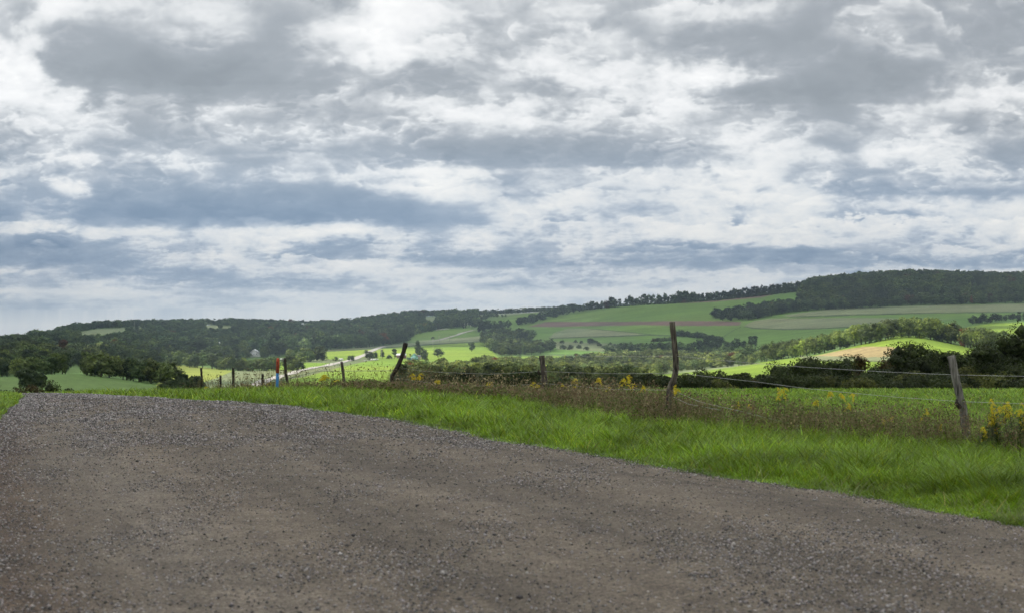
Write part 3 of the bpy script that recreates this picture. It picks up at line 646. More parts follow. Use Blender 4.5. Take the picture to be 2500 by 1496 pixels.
# ------------------------------------------------------------------ trees and shrubs
def crown(seed, W, H, nlobe, nleaf, leaf, base=.18, shape='round', core=True):
    """leaf clumps spread over overlapping lobes; returns verts, quads, tris"""
    g = np.random.default_rng(seed); lob = []
    for i in range(nlobe):
        t = (i+.5)/nlobe; z = H*(base+(1-base)*(.12+.80*g.random()))
        f = (z/H-base)/(1-base)
        if shape == 'round': rr = W/2*math.sqrt(max(.05, 1-(2*f-.95)**2))*.72
        elif shape == 'cone': rr = W/2*(1.02-f)*.8
        elif shape == 'low': rr = W/2*math.sqrt(max(.06, 1-f*f))*.78
        else: rr = W/2*(.55+.4*math.sin(f*3.1))*.62
        a = g.random()*6.283; q = math.sqrt(g.random())**.8; s = W*(.17+.13*g.random())*(.8 if shape != 'cone' else .62)
        lob.append((rr*q*math.cos(a), rr*q*math.sin(a), z, s, s*(.62+.3*g.random())))
    lob.append((0, 0, H*(base+(1-base)*.45), W*.30, H*(1-base)*.36)); lob = np.array(lob)
    wt = lob[:, 3]**2; wt /= wt.sum(); k = g.choice(len(lob), nleaf, p=wt); d = g.normal(0, 1, (nleaf, 3)); d[:, 2] += .25; d /= np.linalg.norm(d, axis=1)[:, None]
    r = (.80+.28*g.random(nleaf))[:, None]; c = lob[k]
    P = c[:, :3] + d*np.stack([c[:, 3], c[:, 3], c[:, 4]], -1)*r
    nrm = d+g.normal(0, .45, (nleaf, 3)); nrm /= np.linalg.norm(nrm, axis=1)[:, None]
    a = np.cross(nrm, g.normal(0, 1, (nleaf, 3))); a /= np.linalg.norm(a, axis=1)[:, None]; b = np.cross(nrm, a)
    s = (leaf*(.55+.8*g.random(nleaf)))[:, None]
    V = np.stack([P-a*s, P-b*s*.7, P+a*s, P+b*s*.7], 1).reshape(-1, 3); Q = (4*np.arange(nleaf))[:, None]+np.array([[0, 1, 2, 3]])
    T = np.zeros((0, 3), int)
    if core:
        cv = []; cf = []
        for li, l in enumerate(lob):
            if li == len(lob)-1: l = l*np.array([1, 1, 1, .55, .55])
            o = len(V)+len(cv)*6; cv.append(octv/np.array([1, 1, .7])*np.array([l[3], l[3], l[4]])*.60+l[:3]); cf.append(octf+o)
        V = np.concatenate([V, np.concatenate(cv)]); T = np.concatenate(cf)
    V[:, 2] = np.maximum(V[:, 2], .02*H)
    return V, Q, T
LEAF = [(.030, .045, .014), (.065, .092, .026), (.13, .165, .045)]
M_LEAF = leafmat('tree foliage', LEAF, scale=.35, use_attr=True); M_LEAFO = leafmat('tree leaves', LEAF, scale=.35, objcol=True)
M_BARK = flat('bark', (.07, .055, .042), .95, 6, .4, .03, stretch=(1, 1, .2))
TINTS = np.array([(1, 1, 1), (.85, .95, 1.05), (1.25, 1.15, .9), (1.1, 1.1, .95), (.75, .85, .9), (1.35, 1.25, 1.2), (1.5, 1.0, .9), (1.55, 1.45, .9)])
RED = np.array((2.6, .75, .7)); 
def trunk_mesh(h, r, spread):
    mb = MB(); mb.tube([(0, 0, -.4), (0, 0, h*.15), (r*.5, 0, h*.45), (0, r*.4, h*.75)], [r*1.3, r, r*.75, r*.3], 7, .1)
    for i in range(5):
        a = i*1.3+.4; z = h*(.22+.09*i); mb.tube([(0, 0, z), (math.cos(a)*spread*.5, math.sin(a)*spread*.5, z+h*.13), (math.cos(a)*spread, math.sin(a)*spread, z+h*.24)], [r*.5, r*.33, r*.12], 5, .1)
    return mb
# prototypes of unit height 1 m, real leaf size follows the scale they are used at (about 13 m trees)
PROTO = {}
def proto(kind, var, lod):
    key = (kind, var, lod)
    if key in PROTO: return PROTO[key]
    n, lf = {0: (2600, .30), 1: (750, .55), 2: (240, .95), 3: (110, 1.35)}[lod]
    sd_ = hash(kind) % 97 if False else {'round': 1, 'tall': 2, 'cone': 3, 'low': 4}[kind]
    if kind == 'round': a = crown(100*sd_+var, 12.5+var % 3, 13, 16, n, lf, .03)
    elif kind == 'tall': a = crown(100*sd_+var, 9.5, 13, 15, n, lf, .04, 'tall')
    elif kind == 'cone': a = crown(100*sd_+var, 7.5, 13, 18, n, lf*.85, .03, 'cone')
    else: a = crown(100*sd_+var, 17, 10, 14, n, lf, .02, 'low')
    PROTO[key] = a; return a
placed = []      # dicts: loc, h(scale), rot, kind, var, tint, app, tagname
def project(p): return 1250+F*p.x/p.y, HY-(p.z-CZ)*F/p.y
def put(p, hm, kind=None, tint=None, zone='', big=False):
    kind = kind or random.choices(['round', 'tall', 'cone'], [.7, .24, .06])[0]
    t = TINTS[random.choices(range(len(TINTS)), [5, 4, 3, 4, 4, 2, 1, .8])[0]] if tint is None else np.array(tint)
    t = t*random.uniform(.5, 1.75)*(1+.5*float(perlin(np.array(p.x/130), np.array(p.y/200), 77)))
    placed.append(dict(p=p, s=hm/13.0, r=random.random()*6.283, kind=kind, var=random.randrange(6), tint=t, app=hm/p.y, zone=zone, sx=random.uniform(.9, 1.35), big=big))
def fill(poly, spacing, h0, h1, zone, dmin=250, dmax=4700, kinds=None, jit=.45, prob=1.0, tintf=None, red=.008):
    xs = [q[0] for q in poly]; P = []
    # walk a jittered ground lattice over the region the polygon can cover
    D0, D1 = dmin, dmax; u0, u1 = (min(xs)-1250)/F, (max(xs)-1250)/F
    y = D0
    YS = np.arange(D0, D1, spacing)
    for y in YS:
        XS = np.arange(u0*y, u1*y, spacing)
        if not len(XS): continue
        xx = XS+rng.uniform(-jit, jit, len(XS))*spacing+(spacing/2 if int(y/spacing) % 2 else 0); yy = y+rng.uniform(-jit, jit, len(XS))*spacing
        px = 1250+F*xx/yy; zz = zxy(xx, yy); py = HY-(zz-CZ)*F/yy
        m = inpoly(px, py, poly) & (rng.random(len(XS)) < prob)
        for a, b, c in zip(xx[m], yy[m], zz[m]): P.append((a, b, c))
    for a, b, c in P:
        hm = random.uniform(h0, h1)*(1+.18*float(perlin(np.array(a/60), np.array(b/60), 3)))
        t = RED*random.uniform(.5, 1) if random.random() < red else (tintf() if tintf else None)
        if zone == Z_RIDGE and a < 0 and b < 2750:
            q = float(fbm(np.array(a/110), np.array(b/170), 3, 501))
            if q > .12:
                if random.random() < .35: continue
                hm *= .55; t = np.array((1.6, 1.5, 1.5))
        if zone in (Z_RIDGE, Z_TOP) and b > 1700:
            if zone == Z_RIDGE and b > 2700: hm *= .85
            if t is None: t = TINTS[random.choice([0, 0, 1, 2, 3, 4, 5])]*np.array((1.1, 1.18, 1.5))  # blue distance haze painted into the leaf tint of far trees
        put(Vector((a, b, c)), hm, random.choice(kinds) if kinds else None, t, zone)
def row(pts, n, h0, h1, zone, dmin=250, dmax=4700, thick=6, kinds=None, red=.008, tintf=None):
    L_ = [math.hypot(b[0]-a[0], b[1]-a[1]) for a, b in zip(pts[:-1], pts[1:])]; tot = sum(L_)
    for i in range(n):
        s = (i+random.uniform(.1, .9))/n*tot; k = 0
        while k < len(L_)-1 and s > L_[k]: s -= L_[k]; k += 1
        t = s/L_[k]; px = pts[k][0]+(pts[k+1][0]-pts[k][0])*t; py = pts[k][1]+(pts[k+1][1]-pts[k][1])*t
        p = hit(px, py, dmin, dmax); p.y += random.uniform(-.3, 1)*thick; p.x = (px-1250)/F*p.y; p.z = float(zxy(p.x, p.y))
        t = RED*random.uniform(.4, .8) if random.random() < red else (tintf() if tintf else None)
        put(p, random.uniform(h0, h1), random.choice(kinds) if kinds else None, t, zone)
Z_RIDGE, Z_LEFT, Z_MID, Z_VAL, Z_LIT, Z_SKY, Z_HILL, Z_TOP, Z_CLUMP = 'far left ridge', 'left tree belts', 'dark wood', 'valley wood', 'sunlit belt', 'skyline row', 'hill triangle wood', 'upper right forest', 'clump'
# far left ridge and its slopes
fill([(-60,850),(0,838),(60,832),(120,822),(190,800),(300,797),(400,790),(500,780),(600,778),(700,776),(800,772),(1000,760),(1165,755),(1165,800),(1080,802),(1000,822),(985,838),(850,850),(760,852),(745,862),(660,872),(560,882),(400,880),(300,888),(200,890),(0,895),(-60,900)],
     16.0, 9.5, 20, Z_RIDGE, 1150, 3560)
def hides_field(t):
    px, py = project(t['p']); hp = 13*t['s']*F/t['p'].y
    for c_, pl in FIELDS:
        if c_ is C_PALE or c_ is C_YEL:
            for k in (0, .25, .5, .85):
                if inpoly(np.array(px), np.array(py-hp*k), pl): return 1 if k < .6 else 2
    return 0
keep_ = []
for t in placed:
    qx, qy = project(t['p'])
    k = hides_field(t)
    if k == 0: keep_.append(t)
    elif k == 2 and project(t['p'])[1] > 800: t['s'] *= .62; keep_.append(t)
placed[:] = keep_
# left belts in front
row([(0,905),(60,903),(120,905),(168,908)], 15, 8, 11, Z_LEFT, 700, 1300, 12, red=0)
row([(0,918),(50,918),(100,916),(168,914)], 14, 7.5, 10.5, Z_LEFT, 650, 1100, 10, red=0)
row([(205,914),(235,918),(275,922),(330,930),(375,936),(425,940)], 24, 8.5, 11, Z_LEFT, 560, 1200, 8, red=0)
row([(225,905),(300,908),(350,912),(410,920)], 10, 9, 11.5, Z_LEFT, 700, 1300, 10, red=0)
row([(245,884),(300,888),(360,889),(420,892),(480,897),(540,902)], 32, 11, 15, Z_LEFT, 1000, 1600, 14, red=0)
row([(540,902),(600,905),(660,904),(720,902)], 30, 8, 10.5, Z_LEFT, 1000, 1600, 8, red=0)
row([(300,880),(420,885),(520,892),(570,893)], 20, 11, 14, Z_LEFT, 1100, 1800, 14, red=0)
fill([(0,900),(200,895),(300,886),(560,885),(640,872),(640,866),(400,868),(0,880)], 16, 10, 15, Z_RIDGE, 1000, 2000)
row([(645,868),(690,868),(720,866)], 6, 14, 18, Z_LEFT, 1400, 1800, 8, red=0)
row([(700,880),(720,882),(745,884),(775,880),(790,880)], 8, 10, 15, Z_LEFT, 1200, 1700, 6, red=0)
row([(700,902),(735,906)], 5, 4, 7, Z_LEFT, 900, 1400, 6, red=0); put(hit(737, 900), 9, 'tall', None, Z_LEFT)
put(hit(690, 905), 9, 'round', None, Z_LEFT); put(hit(707, 906), 6, 'round', None, Z_LEFT)
# dark wood in the middle slope with a crisp front edge
row([(745,856),(820,852),(880,848),(940,842),(992,835)], 34, 15, 19, Z_MID, 1500, 2200, 6, tintf=lambda: np.array((.7, .8, .8)))
row([(1000,815),(1050,808),(1100,802),(1128,792)], 18, 14, 18, Z_RIDGE, 2000, 2700, 6)
row([(1160,800),(1175,788),(1190,778),(1205,770)], 9, 9, 13, Z_RIDGE, 2000, 3400, 12)
row([(1165,778),(1195,774),(1225,775),(1240,772)], 8, 6, 9, Z_RIDGE, 2200, 3400, 10)
row([(992,835),(998,826),(1002,816)], 8, 14, 18, Z_MID, 1500, 2500, 5)
# valley wood
fill([(975,928),(1050,920),(1130,906),(1200,896),(1300,895),(1400,888),(1450,880),(1550,874),(1650,870),(1750,874),(1850,884),(1830,890),(1700,903),(1630,910),(1600,925),(1560,985),(1100,985),(1000,985),(965,960)],
     9.0, 5.5, 10.5, Z_VAL, 480, 1700, tintf=lambda: TINTS[random.choice([0, 1, 2, 3, 5, 5, 7, 3])]*np.array((1.75, 1.6, 1.9)))  # brighter tint stands in for sunlight on the crowns
row([(1560,866),(1650,870),(1750,876),(1840,884)], 20, 12, 17, Z_VAL, 1000, 1700, 8, tintf=lambda: np.array((.75, .85, .85)))
row([(1640,905),(1700,900),(1750,897)], 8, 5, 8, Z_VAL, 800, 1400, 6)
# clump round the camper
fill([(1178,826),(1235,822),(1300,828),(1296,834),(1240,838),(1225,845),(1200,850)], 11, 11, 15, Z_CLUMP, 1500, 2400)
fill([(1190,848),(1230,842),(1300,846),(1350,848),(1352,858),(1300,866),(1220,868)], 11, 9, 13, Z_CLUMP, 1300, 2000)
row([(1180,838),(1195,852),(1215,865)], 6, 11, 14, Z_CLUMP, 1300, 2200, 6)
# sunlit belt over the right-hand field, sun brightness also put into leaf tints
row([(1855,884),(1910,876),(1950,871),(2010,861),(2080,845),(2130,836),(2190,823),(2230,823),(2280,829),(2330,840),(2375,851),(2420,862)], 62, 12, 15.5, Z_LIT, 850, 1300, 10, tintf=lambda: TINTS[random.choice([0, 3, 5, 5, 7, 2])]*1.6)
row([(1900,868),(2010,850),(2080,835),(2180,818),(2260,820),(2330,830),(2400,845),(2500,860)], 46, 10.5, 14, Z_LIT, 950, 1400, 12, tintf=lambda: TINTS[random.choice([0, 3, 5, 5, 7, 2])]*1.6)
# skyline rows and hedges on the big hill
row([(1165,813),(1200,806),(1240,800)], 12, 12, 19, Z_SKY, 2000, 3200, 8, tintf=lambda: np.array((.7, .8, .85)))
row([(1262,796),(1300,789),(1340,777),(1400,764),(1450,756),(1500,750)], 40, 13, 20, Z_SKY, 2200, 3600, 10, tintf=lambda: np.array((.7, .8, .85)))
row([(1480,751),(1560,745),(1640,741),(1700,737)], 22, 13, 22, Z_SKY, 2300, 3600, 8, kinds=['round', 'tall', 'tall'], tintf=lambda: np.array((.65, .75, .8)))
row([(1640,741),(1750,733),(1850,723),(1930,714),(2010,700)], 60, 13, 20, Z_SKY, 2300, 3600, 14, tintf=lambda: np.array((.65, .75, .8)))
row([(1150,765),(1250,762),(1320,758),(1400,755)], 90, 8, 13, Z_SKY, 2600, 3800, 30)
row([(1150,765),(1250,763),(1320,760),(1400,757)], 60, 5, 8, Z_SKY, 2600, 3800, 10, kinds=['low'])
row([(1380,762),(1480,752),(1560,746),(1640,742),(1750,734),(1850,724),(1930,715),(2010,701)], 110, 5, 9, Z_SKY, 2300, 3600, 8, kinds=['low'], tintf=lambda: np.array((.7, .8, .85)))
fill([(1738,777),(1770,784),(1840,780),(1905,767),(1975,758),(1965,744),(1900,750),(1800,768)], 12, 12, 17, Z_HILL, 1800, 2900, tintf=lambda: TINTS[random.choice([0, 1, 4])]*.85)
fill([(1950,752),(1975,758),(2030,754),(2100,752),(2210,745),(2520,739),(2620,738),(2620,630),(2250,630),(2000,680),(1948,718)], 16.0, 9.5, 19, Z_TOP, 2050, 3500, tintf=lambda: TINTS[random.choice([0, 1, 4, 3, 2])]*.9, red=.01)
row([(1975,758),(2030,755),(2100,753),(2210,746),(2350,743),(2520,740)], 60, 12, 16, Z_TOP, 1900, 2600, 6, tintf=lambda: TINTS[random.choice([0, 1])])
row([(2370,792),(2420,788),(2470,784),(2560,780)], 14, 8, 12, Z_TOP, 1300, 2000, 5, tintf=lambda: TINTS[1]*.9)
# hedges and scattered shrubs on the slopes
row([(1650,820),(1700,824),(1730,832),(1762,840)], 26, 7, 11, 'hedge', 1400, 2400, 6, kinds=['low', 'round'], tintf=lambda: TINTS[1]*.85)
row([(1595,834),(1618,833),(1640,832)], 9, 5, 7, 'hedge', 1300, 2400, 5, kinds=['low'])
row([(1480,864),(1540,862),(1600,860),(1700,856),(1800,850),(1850,846)], 44, 8, 13, 'hedge', 1200, 2000, 12, tintf=lambda: TINTS[1]*.9)
for px, py, h in ((1375,852,8),(1392,853,8),(1372,838,6),(1405,836,5),(1440,836,8),(1455,838,6),(1463,844,6),(1432,854,6),(1413,850,6),(1445,838,8),(1490,842,5),(1500,846,5),(1510,850,7),(1525,850,8),(1540,849,9),(1555,851,7),(1475,850,5),(1420,838,5)):
    put(hit(px, py), h, 'low', TINTS[1]*.9, 'hedge')
# lone trees by the farm
LONE = [(1151,858,11,'round','round dark tree standing alone in the bright green field'),(1070,872,8,'low','low spreading bush alone in the green field right of the blue house'),
 (1019,870,17,'cone','tall dark pointed tree behind the blue farmhouse'),(1031,876,12,'round','rounded dark tree at the right end of the blue farmhouse'),(1039,882,8,'round','small bush in front of the blue farmhouse gable'),
 (963,874,10,'tall','thin tree at the left end of the white roofed shed'),(934,874,9,'tall','small tree beside the pale utility pole in the lit field'),(898,877,9,'round','roadside tree by the junk heap'),
 (907,879,7,'round','second grey tree behind the junk heap'),(911,874,6,'low','bush behind the low white trailer'),(857,880,5,'low','dark low bush on the road edge beside the white trailer'),(950,876,4,'low','tiny bush in the lit field beside the farm'),
 (1065,861,3,'low','weedy tuft at the foot of the pole in the lit field'),(1057,829,4,'low','low dark shrub where the road fades on the hillside'),(820,882,4,'low','small bush left of the white trailer')]

def tint_attr_merge(lst, lodf):
    VV = []; QQ = []; TT = []; CC = []; o = 0
    for t in lst:
        v, q, tr = proto(t['kind'], t['var'], lodf(t)); ca, sa = math.cos(t['r']), math.sin(t['r']); s = t['s']
        a = np.empty_like(v); a[:, 0] = (v[:, 0]*ca-v[:, 1]*sa)*s*t['sx']+t['p'].x; a[:, 1] = (v[:, 0]*sa+v[:, 1]*ca)*s*t['sx']+t['p'].y; a[:, 2] = v[:, 2]*s+t['p'].z-.2
        VV.append(a); QQ.append(q+o); TT.append(tr+o); CC.append(np.tile(t['tint'], (len(v), 1))); o += len(v)
    return np.concatenate(VV), [np.concatenate(QQ), np.concatenate(TT)], np.concatenate(CC)
# visible ones first: a coarse horizon buffer decides what shows, then the largest showing become individuals
def terr_block(p):
    px, _ = project(p); zt = p.z
    D = np.linspace(40, p.y*.97, 60); z = zpD(px, D); q = np.max((z-CZ)/D); return (zt-CZ)/p.y, q
placed[:] = [t for t in placed if not (598 < project(t['p'])[0] < 644 and 862 < project(t['p'])[1] < 899) and not (678 < project(t['p'])[0] < 696 and 876 < project(t['p'])[1] < 912)]
order = sorted(placed, key=lambda t: t['p'].y); buf = np.full(700, -1.0); vis = []
for t in order:
    px, py = project(t['p']); i = int((px+100)/4)
    if i < 25 or i > 25+624: t['show'] = -1; continue
    base, q = terr_block(t['p']); topa = (t['p'].z+13*t['s']-CZ)/t['p'].y; wpx = max(1, int(5*t['s']*F/t['p'].y/4))
    lo = max(buf[max(0, i-wpx):i+wpx+1].mean(), q, base); t['show'] = max(0, topa-lo)*F*2*wpx*4
    if topa > q: buf[max(0, i-wpx):i+wpx+1] = np.maximum(buf[max(0, i-wpx):i+wpx+1], topa-.15*13*t['s']/t['p'].y)
kk = [t for t in placed if t['zone'] != 'hedge']; kk.sort(key=lambda t: -t['show']); indiv = kk[:280]; ids = set(id(t) for t in indiv); rest = [t for t in kk if id(t) not in ids]
rest = [t for t in rest if t['show'] != -1 or abs(project(t['p'])[0]-1250) < 1500]
hedge = [t for t in placed if t['zone'] == 'hedge']
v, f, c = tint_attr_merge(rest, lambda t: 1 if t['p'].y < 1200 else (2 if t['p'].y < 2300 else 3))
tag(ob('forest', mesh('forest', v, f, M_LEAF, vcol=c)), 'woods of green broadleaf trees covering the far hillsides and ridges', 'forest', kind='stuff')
WORDS = {Z_RIDGE: ('broadleaf tree in the hazy blue-green woods climbing the far left ridge', 'trees of the far left ridge'), Z_LEFT: ('dark green tree in the field belts on the left valley side', 'trees in the left field belts'),
 Z_MID: ('dark tree in the straight-edged wood above the bright fields', 'trees of the dark straight-edged wood'), Z_VAL: ('grey-green tree in the valley wood behind the fence weeds', 'trees of the valley wood'),
 Z_LIT: ('sunlit pale green tree in the belt over the right-hand field', 'trees of the sunlit belt'), Z_SKY: ('small dark tree in the row along the hill skyline', 'skyline trees'),
 Z_HILL: ('dark tree in the wedge-shaped wood on the big hill', 'trees of the wedge-shaped wood'), Z_TOP: ('dark tree in the forest at the upper right', 'trees of the upper right forest'),
 Z_CLUMP: ('grey-green tree in the clump around the white camper', 'trees around the camper'), 'hedge': ('low dark shrub on the far green slopes', 'shrubs on the far slopes')}
MC = {}
def tree_mesh(kind, var, lod, mats):
    key = (kind, var, lod)
    if key not in MC:
        v, q, t = proto(kind, var, lod); tm = trunk_mesh(9, .32, 2.5)
        n = len(v); tv = np.array([tuple(p) for p in tm.v]); fs = [q, t]+[np.array(g)+n for g in tm.f.values()]
        me = mesh('broadleaf_tree', np.vstack([v, tv]), fs, [M_LEAFO, M_BARK])
        mi = np.zeros(len(me.polygons), dtype=np.int32); mi[len(q)+len(t):] = 1; me.polygons.foreach_set('material_index', mi); MC[key] = me
    return MC[key]
def inst(t, name, label, cat, group, lod):
    o = ob(name, tree_mesh(t['kind'], t['var'], lod, None), None, t['p']-Vector((0, 0, .2))); o.rotation_euler.z = t['r']; o.scale = (t['s']*t['sx'], t['s']*t['sx'], t['s'])
    o.color = (*[float(q) for q in t['tint']], 1); return tag(o, label, cat, group)
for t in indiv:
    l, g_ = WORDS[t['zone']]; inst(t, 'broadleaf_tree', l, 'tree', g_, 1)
for t in hedge: l, g_ = WORDS['hedge']; inst(t, 'shrub', l, 'shrub', g_, 2)

# things with trunk and crown as parts
def parted(name, p, H, W, kind, label, cat, group=None, tint=(1, 1, 1), leaf=.3, nleaf=2600, seed=0, lobes=16, base=.05, mat=None):
    e = empty(name, p, random.random()*6.28); tag(e, label, cat, group)
    v, q, t = crown(seed, W, H, lobes, nleaf, leaf, base, kind)
    c = ob('crown', mesh('crown', v, [q, t], mat or M_LEAFO), e); c.color = (*tint, 1)
    tm = trunk_mesh(H*.7, H*.022+.03, W*.2); tr = tm.build('trunk', M_BARK, e, True)
    return e
for i, (px, py, h, k, lab) in enumerate(LONE):
    kk_ = {'low': 'low', 'cone': 'cone', 'round': 'round', 'tall': 'tall'}[k]
    parted('bush' if k == 'low' else 'broadleaf_tree', hit(px, py), h, h*{'low': 1.9, 'cone': .62, 'round': 1.0, 'tall': .6}[k], kk_, lab, 'bush' if k == 'low' else 'tree', None, tuple(TINTS[1]*.85), h*.035, 900, 500+i)
# dark shrubs behind the hilltop field; px, top row, width px, distance, kind, tint
DK = (.50, .52, .42); RD = (1.0, .52, .45); OL = (1.15, .95, .7)
M_LEAFN = leafmat('shrub leaves', LEAF, scale=1.2, objcol=True)
SH = [(1672,912,60,100,DK),(1712,905,62,104,DK),(1752,908,60,100,DK),(1790,926,46,96,DK),(1815,908,34,100,DK),(1806,936,60,94,OL),(1850,938,60,94,RD),(1862,914,50,106,DK),(1905,900,60,100,DK),(1938,868,74,104,DK),(1985,880,84,106,DK),
 (2050,872,80,108,DK),(2092,868,66,110,RD),(2125,900,62,104,DK),(2165,905,60,100,DK),(2215,842,92,108,DK),(2240,838,80,110,DK),(2262,856,70,108,DK),(2180,875,70,110,RD),(2290,852,84,110,DK),(2340,858,80,112,DK),(2390,850,90,108,DK),(2440,812,110,112,DK),(2500,790,130,108,DK),
 (2560,780,130,104,DK),(2010,930,80,92,OL),(1930,935,60,92,OL),(2085,938,80,92,OL),(2150,942,70,92,OL),(2215,920,90,94,OL),(2300,925,84,92,DK),(2370,905,90,94,OL),(2430,915,90,92,OL),(2490,900,100,94,DK),
 (1090,921,70,70,DK),(1135,918,60,74,DK),(1178,915,60,78,DK),(1232,918,60,80,DK),(1262,911,66,78,DK),(1292,916,50,76,DK),(1390,935,50,72,DK),(1440,930,50,76,DK),(1580,918,66,80,DK),(1620,925,60,76,DK),(1540,932,60,72,DK),(1028,924,36,72,DK),(1345,945,60,60,DK)]
_r = random.Random(5)
for px in list(range(1655, 2540, 34)): SH.append((px+_r.randint(-8, 8), 934+_r.randint(-12, 10), 74, 90+_r.randint(-2, 6), _r.choice([DK, DK, OL])))
for px in range(1900, 2540, 48): SH.append((px, int(np.interp(px, [1900, 2000, 2120, 2200, 2300, 2420, 2540], [895, 888, 905, 872, 870, 850, 815]))+_r.randint(-8, 8), 90, 116, DK))
for i, (px, ty, wpx, D, tt) in enumerate(SH):
    z0 = float(zpD(px, D)); H = CZ+(HY-ty)/F*D-z0; W = wpx/F*D*1.6
    base_c = {DK: 'dark green', RD: 'reddish dark', OL: 'olive brown'}[tt]
    grp = 'shrubs behind the hilltop field' if px > 1640 else 'dark shrubs behind the fence weeds'
    lab = f'{base_c} shrub in the thicket behind the hilltop field' if px > 1640 else 'dark green shrub just behind the fence weeds'
    if px > 2200 and ty < 880: lab = 'tall dark green shrub in the thicket behind the leaning grey post'
    parted('shrub', Vector(((px-1250)/F*D, D, z0)), H, W, 'low' if H < 4 else 'round', lab, 'shrub', grp + (', '+base_c), tuple(np.array(tt)*random.uniform(.8, 1.25)), .075, 5200, 700+i, 26, .03, M_LEAFN)
SL = [(-10,932,90,150,DK),(38,940,90,140,DK),(70,944,90,130,RD),(120,938,80,135,DK),(160,950,70,125,DK),(195,948,50,128,DK),(225,957,50,120,DK),(330,955,30,110,DK)]
for i, (px, ty, wpx, D, tt) in enumerate(SL):
    z0 = float(zpD(px, D)); H = CZ+(HY-ty)/F*D-z0; W = wpx/F*D*1.3
    parted('shrub', Vector(((px-1250)/F*D, D, z0)), H, W, 'round', ('reddish' if tt is RD else 'dark')+' shrub rising behind the road crest at the left', 'shrub', 'shrubs behind the road crest'+(' reddish' if tt is RD else ''), tt, .10, 2600, 800+i, 16, .03, M_LEAFN)
for i, (px, py, ty, wpx, lab) in enumerate([(66,945,909,60,'round dark tree alone on the left hill field'),(100,946,918,30,'thin grey tree leaning on the round dark tree at far left'),(448,955,918,26,'slim tree at the end of the left belt'),(478,955,928,44,'rounded grey shrub beside the dark post at the road bend'),
    (425,958,937,60,'grey-green shrub on the end of the left hill field'),(455,960,942,60,'low shrub left of the dark post at the road bend'),(404,958,948,40,'small shrub above the road crest')]):
    p = hit(px, py, 330, 700); D = p.y; H = (py-ty)/F*D+1; W = wpx/F*D*1.1
    parted('broadleaf_tree' if i < 3 else 'shrub', p, H, W, 'round', lab, 'tree' if i < 3 else 'shrub', None, (.7, .78, .75), .35, 2200, 850+i, 18, .04)

# goldenrod
M_GOLD = leafmat('goldenrod bloom', [(.46, .36, .015), (.72, .58, .03), (.82, .72, .08)], trans=.3, scale=9); M_GSTEM = leafmat('goldenrod leaf', [(.035, .06, .012), (.07, .11, .02)], scale=5)
GR = [(497,944,1),(650,940,2),(783,922,2),(796,917,3),(812,929,3),(826,934,2),(1001,914,2),(1010,918,2),(1024,917,3),(1060,927,2),(1199,930,3),(1293,933,2),(1304,939,2),(1362,938,2),(1389,929,3),(1456,925,3),(1479,947,2),(1522,922,4),(1531,926,3),(1543,939,2),(1560,941,2),(1629,946,2),(1649,944,2),
 (1798,983,2),(1817,986,1),(1897,955,3),(1917,951,3),(2006,977,2),(2044,956,2),(2064,960,2),(2097,956,2),(2072,985,2),(2137,1034,2),(2161,1048,1),(2258,1000,2),(2265,1016,1),(2320,1037,1),(2405,1005,3),(2422,1000,3),(2440,990,4),(2458,992,4),(2475,985,4),(2492,996,4),(2412,1030,2),(2440,1020,3),(2398,1046,2),(2480,1012,4),(2505,1000,4)]
fpx = [1250+F*q[1]/q[0] for q in FENCE][::-1]; fD = [q[0] for q in FENCE][::-1]
